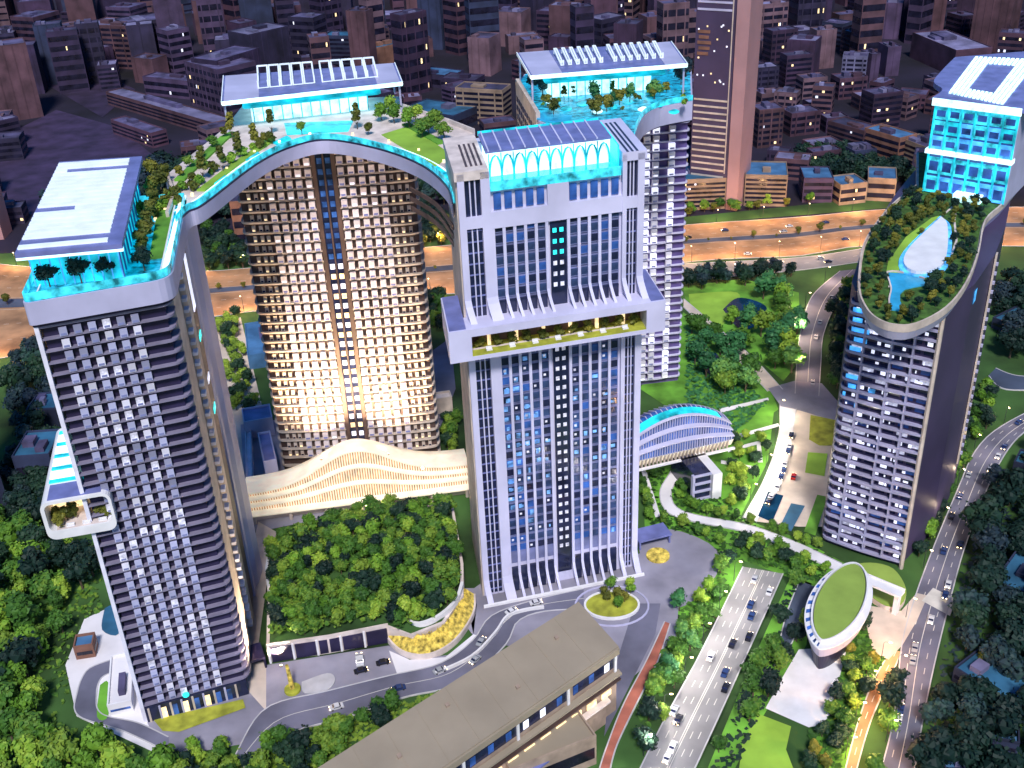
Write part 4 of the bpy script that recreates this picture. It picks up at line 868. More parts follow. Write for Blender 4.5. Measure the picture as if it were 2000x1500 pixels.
# ================================================================ wave podium between towers
def wave(name, label, A, B, zb, hf, depth, n, tiers, ribm, glowm, cat='building', zc0=0, ext=None, mw=.3, roofm=None):
    F = Frame(A, B); L = F.L; o = thing(name, label, cat, (A[0], A[1], zc0))
    S = [i/n for i in range(n+1)]
    for t in range(tiers):
        f0, f1 = t/tiers, (t+1)/tiers; v0 = depth*.085*t
        rowsx = []
        for s_ in S:
            h = hf(s_); b = zb(s_); rowsx.append((s_*L, b+h*f0, b+h*f1))
        m = MB(); m.grid([[F.w(u, v0+.6, a) for u, a, b in rowsx], [F.w(u, v0+.6, b-.3) for u, a, b in rowsx]])
        part('window_band', m, glowm, o)
        m = MB()
        for q0, q1, za, zt_ in ((v0-.7, v0+depth*.085+.3, -.35, .35),):
            m.grid([[F.w(u, q0, b+za) for u, a, b in rowsx], [F.w(u, q0, b+zt_) for u, a, b in rowsx], [F.w(u, q1, b+zt_+.3) for u, a, b in rowsx], [F.w(u, q1, b+za) for u, a, b in rowsx]])
        part('roof_rib', m, ribm, o)
        m = MB()
        for i in range(0, n, 1):
            u, a, b = rowsx[i]; m.box(F, u-mw, u+mw, v0-.3, v0+.6, a, b)
        part('mullion', m, ribm, o, stuff=True)
    m = MB(); D0 = depth*.085*tiers
    m.grid([[F.w(s_*L, D0-.8, zb(s_)+hf(s_)) for s_ in S], [F.w(s_*L, D0+depth*.3, zb(s_)+hf(s_)*1.06) for s_ in S], [F.w(s_*L, depth*.9, zb(s_)+hf(s_)*.85) for s_ in S], [F.w(s_*L, depth*1.05, zb(s_)) for s_ in S]])
    part('roof', m, roofm or ribm, o, smooth=True)
    if roofm:
        for i in range(0, n+1, 2):
            s_ = i/n; part('roof_fin', MB().tube([F.w(s_*L, D0-1, zb(s_)+hf(s_)+.3), F.w(s_*L, D0+depth*.3, zb(s_)+hf(s_)*1.06+.3), F.w(s_*L, depth*.9, zb(s_)+hf(s_)*.85+.3)], .28, 4), ribm, o)
    return F, o
wA, wB = Vector((-137, 458)), Vector((-24, 474))
def hw(s): return 8+17*math.exp(-((s-.50)/.215)**2)+1.5*s
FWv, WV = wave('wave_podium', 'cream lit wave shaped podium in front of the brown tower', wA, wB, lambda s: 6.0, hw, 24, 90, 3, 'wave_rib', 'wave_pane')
for s_ in (0.0,):
    part('base_wall', MB().box(FWv, 0, FWv.L, -.4, 22, .4, 5.5), 'stone_pale', WV)
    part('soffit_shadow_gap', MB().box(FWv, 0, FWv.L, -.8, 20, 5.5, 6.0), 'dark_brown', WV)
for i in range(7): part('column', MB().tube([FWv.w(4+i*18, -3, .3), FWv.w(4+i*18, -3, 6)], .9, 8), 'slab_warm', WV)
part('terrace', MB().box(FWv, 0, FWv.L, -5, 0, 5.6, 6.3), 'wave_rib', WV)
# arched hall on the right, on its big pier
aA, aB = Vector((60, 466)), Vector((113.5, 483))
def ha(s): return 5+14*math.sin(math.pi*min(1, max(0, (s*.86+.10))))**.8
FAr, AR = wave('arched_hall', 'blue glazed arched hall with white ribs, standing on a pier right of the white tower', aA, aB, lambda s: 20.0, ha, 22, 40, 3, 'panel_c', 'glass_blue', mw=.14, roofm='glass_blue')
part('belly', MB().grid([[FAr.w(s*FAr.L, .2, 20.2) for s in (0, .5, 1)], [FAr.w(s*FAr.L, 2.5, 15.5) for s in (0, .5, 1)], [FAr.w(s*FAr.L, 20, 15.5) for s in (0, .5, 1)]]), 'wave_rib', AR)
for i in range(26): part('belly_fin', MB().hexa([FAr.w(i*2.1, .3, 15.2), FAr.w(i*2.1+.5, .3, 15.2), FAr.w(i*2.1+.5, 2, 15.2), FAr.w(i*2.1, 2, 15.2)], [FAr.w(i*2.1, -.5, 20.2), FAr.w(i*2.1+.5, -.5, 20.2), FAr.w(i*2.1+.5, 2, 20.2), FAr.w(i*2.1, 2, 20.2)]), 'slab_warm', AR)
part('glow_rib', MB().grid([[FAr.w(s/30*FAr.L, 22*.255-1.2, 20.5+ha(s/30)*1.0) for s in range(28)], [FAr.w(s/30*FAr.L, 22*.255+3.5, 21.3+ha(s/30)*1.02) for s in range(28)]]), 'glow_cyan', AR)
part('belly_edge', MB().box(FAr, 0, FAr.L+.6, -.9, .5, 14.4, 15.4), 'white_paint', AR)
Fp = Frame(Vector((91, 456)), Vector((103, 459.5)))
m = MB(); m.box(Fp, 8, 13, 0, 30, 0, 15.4); part('pier', m, 'white_paint', AR)
m = MB(); m.box(Fp, -1, 8, 3, 30, 0, 15.4); part('pier_glazing', m, 'glass_dark', AR)
for zz in (0.2, 4.9, 9.6, 14.4): part('pier_beam', MB().box(Fp, -1.6, 8, 1.8, 3.1, zz, zz+.9), 'panel_lav', AR)
part('pier_beam', MB().box(Fp, -2.2, -1, 1.8, 4, 0, 15.4), 'panel_lav', AR)
# low frame structures in the gap
def simple_block(name, label, cat, bl, br, yt, depth, wallm, roofm, bands=0, group=None, units=2, litp=.12, hmin=4, seed=0, parapet=True, bandm='city_glass', hh=None, piers=0):
    a, b = G(*bl), G(*br); h = hh or max(hmin, hgt(b, yt)); F = Frame(a, b); L = F.L; rg = random.Random(seed+int(bl[0]*7+bl[1]))
    return block(name, label, cat, F, L, depth, h, wallm, roofm, bands, group, units, litp, rg, bandm, piers)
def block(name, label, cat, F, L, depth, h, wallm, roofm, bands, group, units, litp, rg, bandm='city_glass', piers=0):
    p0 = F.w(0, 0); o = thing(name, label, cat, (p0.x, p0.y, 0), group)
    part('wall', MB().box(F, 0, L, 0, depth, 0, h), wallm, o)
    part('roof', MB().box(F, .7, L-.7, .7, depth-.7, h, h+.15), roofm, o)
    part('parapet', MB().ribbon([F.w(0, 0), F.w(L, 0), F.w(L, depth), F.w(0, depth)], h, h+1.2, .6, True), wallm, o)
    for i in range(bands):
        z = 2+(h-3)*(i+.15)/bands; hz = (h-3)/bands*.5
        m = MB(); m.box(F, .8, L-.8, -.12, .3, z, z+hz).box(F, -.12, .3, .8, depth-.8, z, z+hz).box(F, L-.3, L+.12, .8, depth-.8, z, z+hz)
        part('window_band', m, bandm, o)
        k = 0
        while rg.random() < litp*3 and k < 4:
            u = rg.uniform(1, L-3); mt_ = rg.choice(['glass_lit', 'glass_warm', 'glass_warm']); part('window', MB().box(F, u, u+rg.uniform(1.2, 2.6), -.22, -.1, z+hz*.1, z+hz*.9), mt_, o); k += 1
    for i in range(piers):
        u = L*(i+.5)/piers; part('wall_pier', MB().box(F, u-.7, u+.7, -.5, .2, 0, h), wallm, o)
    for i in range(units):
        w_, d_ = rg.uniform(.12, .32)*L, rg.uniform(.2, .4)*depth; u, v = rg.uniform(.08, .6)*L, rg.uniform(.1, .5)*depth; hh_ = rg.uniform(2, 4.5)
        part('roof_unit', MB().box(F, u, u+w_, v, v+d_, h+.15, h+hh_), rg.choice(['city_roof_light', 'city_roof', wallm]), o)
    return o
simple_block('pavilion', 'white framed grey roof pavilion between the two left towers', 'pavilion', (482, 860), (538, 850), 818, 16, 'panel_lav', 'canopy_blue', 0, units=0)
simple_block('low_building', 'blue roofed low building beside the left side of the brown tower', 'building', (488, 722), (535, 715), 690, 48, 'roof_blue', 'roof_blue', 0, units=1)
part_ = simple_block('canopy_walk', 'long white canopy running towards the wave podium, left of the brown tower', 'canopy', (484, 972), (497, 970), 955, 60, 'panel_white', 'panel_white', 0, units=0)
simple_block('low_building', 'narrow grey roofed block at the foot of the brown tower, left', 'building', (525, 960), (550, 955), 900, 30, 'panel_lav', 'canopy_blue', 0, units=0)
simple_block('footbridge', 'pale footbridge between the brown tower and the white tower', 'footbridge', (838, 812), (885, 805), 778, 8, 'slab_warm', 'stone_pale', 0, units=0)
simple_block('low_building', 'cream block partly hidden behind the left edge of the brown tower', 'building', (462, 480), (485, 478), 395, 20, 'city_orange', 'city_roof', 3, units=0)
# ================================================================ green hill on its garage
hill_top = 9.0
hp = [G(520, 1262, 9).xy, G(640, 1245, 9).xy, G(758, 1222, 9).xy, G(805, 1240, 9).xy, G(868, 1215, 9).xy, G(905, 1160, 9).xy, G(905, 1100, 9).xy, G(885, 985, 9).xy, G(760, 985, 9).xy, G(640, 1020, 9).xy, G(560, 1040, 9).xy, G(520, 1080, 9).xy, G(522, 1160, 9).xy]
HB = thing('garage_podium', 'tree covered podium with dark garage bays facing the street', 'podium', (hp[0].x, hp[0].y, 0))
part('wall', MB().prism(hp, 0, 8.6), 'stone_pale', HB)
part('parapet', MB().ribbon([hp[0], hp[1], hp[2]], 8.6, 9.8, .8), 'stone_pale', HB)
Fh = Frame(hp[0], hp[2])
for i in range(5):
    u0 = Fh.L*(.03+.195*i); part('garage_bay', MB().box(Fh, u0, u0+Fh.L*.175, -1.0, .4, .4, 7.9), 'dark_purple', HB)
    part('garage_pillar', MB().box(Fh, u0-1.3, u0-.4, -1.4, .4, .2, 8.6), 'white_paint', HB)
Rn = Frame(G(480, 1302, 0).xy, G(520, 1298, 0).xy)
# gold planter ring and white curved wall
ar = crv([G(757, 1218, 6).xy, G(790, 1252, 6).xy, G(835, 1258, 6).xy, G(880, 1232, 6).xy, G(912, 1185, 6).xy, G(915, 1150, 6).xy], 5)
PL = thing('curved_planter', 'curved planter filled with golden grasses below the hill', 'planter', (*ar[0], 0))
part('wall', MB().ribbon(offset(ar, -3), 0, 3, 1.0), 'stone_pale', PL)
part('bed', MB().grid([[Vector((*p, 3.0)) for p in offset(ar, -2.2)], [Vector((*p, 8.0)) for p in offset(ar, 3.5)]]), 'planter_gold', PL)
gm = MB(); rg = random.Random(3)
for i in range(900):
    t = rg.random(); b = rg.random(); p = lerp(ar, t); q = lerp([Vector(a) for a in offset(ar, 4)], t); c = p.lerp(q, b); z = 4.6+3.6*b; s_ = rg.uniform(.35, .8)
    a = rg.uniform(0, 6.28); d = Vector((math.cos(a), math.sin(a), 0)); C = Vector((c.x, c.y, z)); gm.quad(C-d*s_*.4, C+d*s_*.4, C+d*.2+Vector((.3, 0, s_*1.6)))
part('grass', gm, 'planter_gold', PL, stuff=True)
solo('retaining_wall', MB().ribbon(crv([G(788, 1213, 10).xy, G(820, 1222, 10).xy, G(860, 1206, 10).xy, G(893, 1175, 10).xy, G(906, 1140, 10).xy], 5), 8.4, 11.2, 1.4), 'white_paint', 'white curved retaining wall above the golden planter', 'wall', (*G(788, 1213, 10).xy, 8.4))
solo('retaining_wall', MB().ribbon(crv([G(565, 1040, 10).xy, G(535, 1075, 10).xy, G(524, 1110, 10).xy, G(528, 1150, 10).xy], 5), .4, 11.2, -1.2), 'white_paint', 'white curved wall at the left edge of the tree covered hill', 'wall', (*G(565, 1040, 10).xy, .4))
Rn = Frame(G(480, 1318, 0).xy, G(522, 1305, 0).xy)
solo('tunnel_portal', MB().box(Rn, 0, Rn.L, 0, 10, 5.2, 6.4).box(Rn, 0, .8, 0, 10, .3, 5.2).box(Rn, Rn.L-.8, Rn.L, 0, 10, .3, 5.2).box(Rn, .8, Rn.L-.8, 6, 6.4, .3, 5.2), 'dark_purple', 'dark driveway portal between the front left tower and the garage bays', 'portal', (*Rn.w(0, 0).xy, .3))
tg = thing('totem', 'golden lit totem with yellow planting at the left end of the garage bays', 'sculpture', (*G(572, 1350, 0).xy, .4))
q = ORG[tg.name]; part('column', MB().tube([(q.x, q.y, .4), (q.x-.6, q.y+1, 8), (q.x-1, q.y+1.5, 13)], [1.1, .9, .7], 8), 'planter_gold', tg)
part('planter', MB().tube([(q.x, q.y, .3), (q.x, q.y, 1.6)], [3.4, 3.4], 14), 'lawn_yellow', tg)
solo('traffic_island', MB().prism([p.xy for p in crv(PX([(590, 1335), (640, 1318), (655, 1330), (640, 1350), (595, 1356), (590, 1335)]), 4)][:-1], .5, 1.0), 'kerb', 'oval kerbed island in the street before the garage bays', 'traffic island', (*G(620, 1335, 0).xy, .5))
rc = G(1195, 1185, 0).xy; ring = [rc+Vector((math.cos(t*math.pi/14)*12.5, math.sin(t*math.pi/14)*9.5)) for t in range(28)]
rbd = thing('round_planter', 'round planter bed with white double ring at the foot of the white tower', 'planter', (*rc, .4))
part('wall', MB().ribbon(ring, .4, 1.6, .9, True), 'white_paint', rbd); part('outer_ring', MB().ribbon(offset(ring, -4.2, True), .4, .9, .8, True), 'panel_lav', rbd); part('soil', MB().prism(offset(ring, .9, True), .4, 1.2), 'lawn_yellow', rbd)
yb = G(1285, 1088, 0).xy; ring = [yb+Vector((math.cos(t*math.pi/10)*5.5, math.sin(t*math.pi/10)*5.5)) for t in range(20)]
solo('planter', MB().prism(ring, .5, 1.5), 'planter_gold', 'small golden lit round bed right of the white tower', 'planter', (*yb, .5))
Fc = Frame(G(1248, 1078, 0).xy, G(1312, 1062, 0).xy)
solo('entrance_canopy', MB().box(Fc, 0, Fc.L, 0, 10, 5, 5.8).box(Fc, .5, 1.3, .5, 1.3, .5, 5).box(Fc, Fc.L-1.3, Fc.L-.5, .5, 1.3, .5, 5).box(Fc, .5, Fc.L-.5, 8, 9.6, .5, 5), 'canopy_blue', 'dark violet entrance canopy behind the golden round bed', 'canopy', (*Fc.w(0, 0).xy, .5))
solo('low_wall', MB().ribbon(crv([p.xy for p in PX([(1062, 1188), (1020, 1195), (988, 1208), (965, 1240), (920, 1285), (850, 1318)])], 5), .4, 1.9, .9), 'white_paint', 'white curved low wall between the street and the taupe roof', 'wall', (*G(988, 1208, 0).xy, .4))
hc = sum(hp, Vector((0, 0)))/len(hp)
rows_ = []
for k, f in enumerate((1.0, .96, .8, .55, .25, .02)): rows_.append([Vector((*(hc+(p-hc)*f*.97), 8.7+(0, .6, 3, 5.5, 7, 7.2)[k])) for p in hp+[hp[0]]])
struct('hill', MB().grid(rows_), 'ground', smooth=True)
def zhill(p):
    q = Vector(p[:2]); d = 1.0
    for f, h in ((.02, 7.2), (.25, 7.0), (.55, 5.5), (.8, 3.0), (.95, .8)):
        if inside(q, [hc+(a-hc)*f for a in hp]): return 8.7+h
    return 8.9
# ================================================================ oval pavilion with a lawn roof
zo = 17.0
oc, oa = G(1640, 1172, zo).xy, (G(1672, 1103, zo).xy-G(1607, 1250, zo).xy)
ax = oa.normalized(); ay = Vector((-ax.y, ax.x)); La = oa.length/2; Wb = 8.8
def ov(a, b, k=1.12, sh=0, n=48):
    out = []
    for i in range(n):
        t = 2*math.pi*i/n; c, s_ = math.cos(t), math.sin(t); out.append(oc+ax*(c*a+sh)+ay*(s_*abs(s_)**(.35 if c < 0 else .12)*b))
    return out
def ov_old(a, b, k=1.12, sh=0, n=48):
    out = []
    for i in range(n):
        t = 2*math.pi*i/n; c, s_ = math.cos(t), math.sin(t); out.append(oc+ax*(abs(c)**k*(1 if c > 0 else -1)*a+sh)+ay*(abs(s_)**k*(1 if s_ > 0 else -1)*b))
    return out
OV = thing('oval_pavilion', 'pointed oval white building with a flat lawn roof beside the boulevard', 'pavilion', (*oc, 0))
part('base_wall', MB().prism(ov(La*.98, Wb*.9), 0, 9, ov(La*1.05, Wb*1.18)), 'dark_purple', OV)
part('wall', MB().prism(ov(La*1.06, Wb*1.25), 9, 14.8, ov(La*1.12, Wb*1.42, 1.1, -1)), 'panel_lav', OV)
part('ring', MB().prism(ov(La*1.12, Wb*1.42, 1.1, -1), 14.8, 15.4), 'white_paint', OV)
part('rim', MB().ribbon(ov(La*1.01, Wb*1.06), 15.4, 17.4, -.7, True), 'white_paint', OV)
part('lawn_roof', MB().prism(ov(La, Wb), 15.4, 17.0), 'oval_green', OV)
cells_ = ov(La*1.0, Wb*1.06, 1.1, 0, 60); celo = ov(La*1.09, Wb*1.36, 1.1, -1, 60)
for i in range(4, 30, 2): part('glass_panel', MB().quad(*[Vector((*p, 15.46)) for p in (cells_[i]*.85+celo[i]*.15, celo[i], celo[i+1]*.85+celo[i]*.15, cells_[i+1]*.7+celo[i+1]*.15+cells_[i]*.15)]), 'glass_blue', OV)
solo('footbridge', MB().box(Frame(G(1688, 1130, 13).xy, G(1748, 1155, 13).xy), 0, 17, -1.5, 3.5, 11.5, 12.6).box(Frame(G(1688, 1130, 13).xy, G(1748, 1155, 13).xy), 0, 17, 3.2, 3.5, 12.6, 13.6).box(Frame(G(1688, 1130, 13).xy, G(1748, 1155, 13).xy), 14, 16, 0, 3, 0.3, 11.5), 'white_paint', 'white footbridge joining the oval pavilion to the round lawn', 'footbridge', (*G(1688, 1130, 13).xy, .3))
RM = thing('lawn_terrace', 'rounded raised lawn terrace right of the oval pavilion', 'terrace', (*G(1720, 1150, 3).xy, 0))
rp = crv([G(a, b, 3).xy for a, b in [(1650, 1105), (1700, 1098), (1745, 1110), (1770, 1150), (1760, 1180), (1730, 1182), (1695, 1160), (1670, 1150), (1650, 1105)]], 4)[:-1]
part('wall', MB().prism(list(reversed(rp)) if False else rp, 0, 2.6), 'stone_pale', RM); part('lawn', MB().prism(offset(rp, -.8, True) if False else rp, 2.6, 2.8), 'oval_green', RM)
# ================================================================ big taupe roofed block, foreground
zr = 34.0
R0, R1 = G(1130, 1175, zr).xy, G(1208, 1262, zr).xy; dirl = (G(620, 1500, zr).xy-R0).normalized(); FRb = Frame(R0, R0+dirl); LR = 165.0; wd = (R1-R0).length
BG = thing('block', 'long taupe flat roofed block crossing the foreground', 'building', (*R0, 0))
def rb(u, v, z): q = R0+dirl*u+(R1-R0).normalized()*v; return Vector((*q, z))
part('wall', MB().hexa([rb(.5, .5, 0), rb(LR, .5, 0), rb(LR, wd-.6, 0), rb(.5, wd-.6, 0)], [rb(.5, .5, zr-1), rb(LR, .5, zr-1), rb(LR, wd-.6, zr-1), rb(.5, wd-.6, zr-1)]), 'wall_tan', BG)
part('roof', MB().hexa([rb(0, 0, zr-1), rb(LR, 0, zr-1), rb(LR, wd, zr-1), rb(0, wd, zr-1)], [rb(0, 0, zr), rb(LR, 0, zr), rb(LR, wd, zr), rb(0, wd, zr)]), 'roof_taupe', BG)
part('roof_fascia', MB().hexa([rb(0, wd+.02, zr-3.4), rb(LR, wd+.02, zr-3.4), rb(LR, wd+.8, zr-3.4), rb(0, wd+.8, zr-3.4)], [rb(0, wd+.02, zr-.6), rb(LR, wd+.02, zr-.6), rb(LR, wd+.8, zr-.6), rb(0, wd+.8, zr-.6)]), 'roof_taupe', BG)
def slabb(nm, u0, u1, v0, v1, z0_, z1_, m_, lab=None): return part(nm, MB().hexa([rb(u0, v0, z0_), rb(u1, v0, z0_), rb(u1, v1, z0_), rb(u0, v1, z0_)], [rb(u0, v0, z1_), rb(u1, v0, z1_), rb(u1, v1, z1_), rb(u0, v1, z1_)]), m_, BG, lab)
for i in range(1, 12): slabb('roof_seam', i*13.7, i*13.7+.25, .6, wd-.2, zr, zr+.12, 'roof_taupe')
for i, (u_, v_) in enumerate([(18, .3), (44, .62), (71, .25), (96, .5)]): slabb('roof_vent', u_, u_+1.6, wd*v_, wd*v_+1.6, zr, zr+.9, 'wall_tan')
slabb('window_band', 2.5, 24, wd-.5, wd-.1, zr-9.5, zr-4.6, 'glass_dark'); slabb('window_band', 26.5, 100, wd-.5, wd-.1, zr-9.5, zr-4.6, 'glass_dark')
slabb('terrace', 0, LR, wd, wd+2.6, zr-12.5, zr-11.6, 'roof_taupe'); slabb('terrace', 0, LR, wd, wd+2.2, zr-15.5, zr-14.9, 'dark_brown')
slabb('terrace', 6, LR, wd, wd+2.6, zr-23, zr-22.2, 'stone_pale'); slabb('awning', 34, 60, wd+2.7, wd+8, zr-23, zr-22.3, 'canopy_blue')
for i in range(9): slabb('window', 5+i*8.3, 7.6+i*8.3, wd-.1, wd+.05, zr-9, zr-5.2, 'glass_lit' if i in (0, 4, 5) else 'glass_blue')
for i in range(4): slabb('wall_pier', 1.2+i*25, 2.4+i*25, wd-.2, wd+.6, zr-11.6, zr-3.6, 'white_paint')
for i in range(10): slabb('shop_light', 4+i*8, 9+i*8, wd-.3, wd+.2, zr-22, zr-19.5, 'glass_warm')
slabb('lower_wing', 8, LR, wd+.2, wd+1.6, 0, zr-23.1, 'wall_tan')
simple_block('low_building', 'small taupe roofed block in front of the long foreground block', 'building', (1000, 1560), (1165, 1492), 1450, 14, 'wall_tan', 'roof_taupe', 1, units=0, hh=14)
# ================================================================ BACKGROUND CITY
NB = [
 ('slab_block', 'mauve slab tower with pale vertical fins at the left edge of the photo', 'apartment block', (-25, 245), (86, 228), 85, 34, 'city4', 'city_roof', 0, 6),
 ('slab_block', 'reddish brown block standing behind the finned slab tower at top left', 'apartment block', (86, 128), (136, 112), 22, 40, 'city2', 'city_roof', 7, 0),
 ('slab_block', 'dark twin block with cluttered roof, second from top left', 'apartment block', (182, 132), (262, 136), 52, 46, 'city4', 'city_roof_light', 8, 4),
 ('slab_block', 'dark blue block joined to the right of the twin block at top left', 'apartment block', (262, 136), (348, 122), 36, 50, 'city3', 'city_roof', 8, 3),
 ('slab_block', 'pale roofed slab behind the left roof pavilion, nearer one', 'apartment block', (374, 205), (438, 225), 138, 50, 'city6', 'city_roof', 5, 8),
 ('slab_block', 'grey ribbed slab just left of the long roof pavilion', 'apartment block', (438, 214), (520, 185), 95, 40, 'city1', 'city_roof', 0, 9),
 ('slab_block', 'tall slab with light blue roof above the left roof pavilion', 'apartment block', (500, 170), (576, 150), 52, 42, 'city3', 'city_roof_light', 0, 8),
 ('school_block', 'long low wing of the school beside the dark square', 'school', (212, 205), (432, 272), 245, 22, 'city4', 'city_roof_light', 3, 0),
 ('school_block', 'short low wing of the school with warm windows', 'school', (222, 262), (300, 290), 262, 18, 'city2', 'city_roof', 3, 0),
 ('school_block', 'low school hall with pitched purple roof above the long wing', 'school', (285, 185), (372, 195), 160, 24, 'city6', 'city_roof', 2, 0),
 ('slab_block', 'teal gridded block behind the long roof pavilion', 'apartment block', (640, 150), (726, 152), 72, 26, 'city5', 'roof_teal', 9, 0),
 ('slab_block', 'brick red block beside the teal gridded block', 'apartment block', (728, 152), (802, 135), 82, 24, 'city_orange', 'roof_teal', 0, 4),
 ('octagon_block', 'beige stepped block between the two roof pavilions', 'apartment block', (893, 240), (984, 246), 178, 26, 'city_cream', 'city_roof', 6, 3),
 ('low_building', 'low teal roofed shed left of the beige stepped block', 'building', (790, 245), (888, 262), 228, 40, 'city5', 'roof_teal', 1, 0),
 ('low_building', 'low blue roofed building behind the beige stepped block', 'building', (800, 165), (880, 175), 150, 30, 'city3', 'roof_blue', 1, 0),
 ('low_building', 'low cluttered building above the beige stepped block', 'building', (862, 185), (930, 190), 158, 26, 'city1', 'city_roof', 2, 0),
 ('slab_block', 'wide low slab with slanting roof at the top, left of centre', 'apartment block', (678, 62), (800, 58), 30, 40, 'city1', 'city_roof_light', 2, 0),
 ('striped_podium', 'cream striped low block left of the tall tower foot', 'building', (1325, 412), (1416, 408), 350, 40, 'city_cream', 'roof_teal', 6, 0),
 ('striped_podium', 'cream striped low block right of the tall tower foot', 'building', (1452, 402), (1534, 404), 345, 36, 'city_cream', 'roof_blue', 6, 0),
 ('villa', 'small blue roofed house nearest the striped block', 'house', (1566, 396), (1624, 396), 350, 30, 'city6', 'roof_blue', 3, 0),
 ('villa', 'small blue roofed house with pink side, middle of three', 'house', (1638, 402), (1690, 396), 358, 24, 'city_cream', 'roof_blue', 2, 0),
 ('villa', 'wide blue roofed house, rightmost of three along the highway', 'house', (1690, 392), (1746, 395), 352, 30, 'city_cream', 'roof_blue', 2, 0),
 ('slab_block', 'brown block of lit balconies, left end of the lit row', 'apartment block', (1612, 288), (1682, 310), 258, 22, 'city4', 'city_roof', 5, 0),
 ('slab_block', 'orange lit block in the middle of the lit row', 'apartment block', (1682, 308), (1750, 330), 272, 22, 'city_orange', 'roof_blue', 4, 0),
 ('slab_block', 'cream block with dark windows at the right end of the lit row', 'apartment block', (1750, 322), (1806, 345), 292, 22, 'city_cream', 'city_roof', 5, 0),
 ('slab_block', 'white gridded small tower in the dark city at upper right', 'apartment block', (1640, 168), (1688, 170), 112, 20, 'city_roof_light', 'city_roof', 6, 3),
 ('slab_block', 'pale pair of fins, left one, beside the white gridded tower', 'apartment block', (1697, 162), (1714, 160), 106, 24, 'city6', 'city_roof', 0, 1),
 ('slab_block', 'pale pair of fins, right one, beside the white gridded tower', 'apartment block', (1728, 150), (1754, 148), 92, 26, 'city6', 'city_roof', 0, 1),
 ('slab_block', 'mauve slab with stepped roof left of the turquoise crown', 'apartment block', (1776, 112), (1860, 150), 100, 44, 'city2', 'city_roof_light', 0, 0),
 ('slab_block', 'tall mauve ribbed tower in the top right corner', 'apartment block', (1890, 98), (1962, 105), -40, 46, 'city4', 'city_roof', 0, 5),
 ('slab_block', 'dark slab tower third from the top right corner', 'apartment block', (1738, 62), (1800, 66), -30, 40, 'city1', 'city_roof', 0, 3),
 ('slab_block', 'dark purple slab right of the tall pink finned tower', 'apartment block', (1560, 60), (1620, 62), -20, 40, 'city1', 'city_roof', 0, 3),
 ('slab_block', 'wide dark ribbed slab at the top edge above the left pavilion', 'apartment block', (566, 58), (690, 52), -12, 30, 'city3', 'city_roof', 0, 10),
]
foot = []
for (nm, lab, cat, bl, br, yt, dp, wm, rm, bands, piers) in NB:
    o = simple_block(nm, lab, cat, bl, br, yt, dp, wm, rm, bands, None, 2 if nm == 'slab_block' else 1, .10, piers=piers)
    a, b = G(*bl), G(*br); foot.append(((a+b)/2+Vector((0, dp/2, 0)), max((a-b).length, dp)*.62))
# tall dark tower with a pink fin
TF = thing('tower', 'tall dark tower with a pink lit fin, rising out of the top of the photo', 'tower', (*G(1345, 398).xy, 0))
a, b = G(1345, 398).xy, G(1418, 408).xy; F7 = Frame(a, b); L7 = F7.L
part('wall', MB().box(F7, 0, L7, 0, 42, 0, 262), 'flank_purple', TF)
def taper(u0, u1, v0, v1, H_, du): return MB().hexa([F7.w(u0, v0, 0), F7.w(u1, v0, 0), F7.w(u1, v1, 0), F7.w(u0, v1, 0)], [F7.w(u0+du, v0, H_), F7.w(u1+du+2, v0, H_), F7.w(u1+du+2, v1, H_), F7.w(u0+du, v1, H_)])
part('side_fin', taper(L7+.2, L7+9.5, -2, 30, 262, 0), 'pink_fin', TF, 'pink lit fin on the right corner')
part('corner_trim', MB().box(F7, L7-3.6, L7-2.8, -.6, .3, 30, 250), 'slab_warm', TF)
for i in range(13): part('window_band', MB().box(F7, 1, L7-4, -.5, .2, 26+i*5.2, 27.4+i*5.2), 'slab_warm', TF)
for i in range(5): part('window_band', MB().box(F7, 1, L7-4, -.5, .2, 158+i*5.6, 159.6+i*5.6), 'panel_lav', TF)
for i in range(5): part('lit_window', MB().box(F7, 2+i % 2, 11+i % 3, -.5, .2, 124+i*4.2, 126.4+i*4.2), 'city_orange', TF)
rg = random.Random(5)
for i in range(16): u = rg.uniform(2, L7-6); z = rg.uniform(96, 150); part('lit_window', MB().box(F7, u, u+1.1, -.4, .2, z, z+1.2), 'glass_lit' if i % 3 else 'glass_warm', TF)
foot.append((F7.w(L7/2, 20), 40))
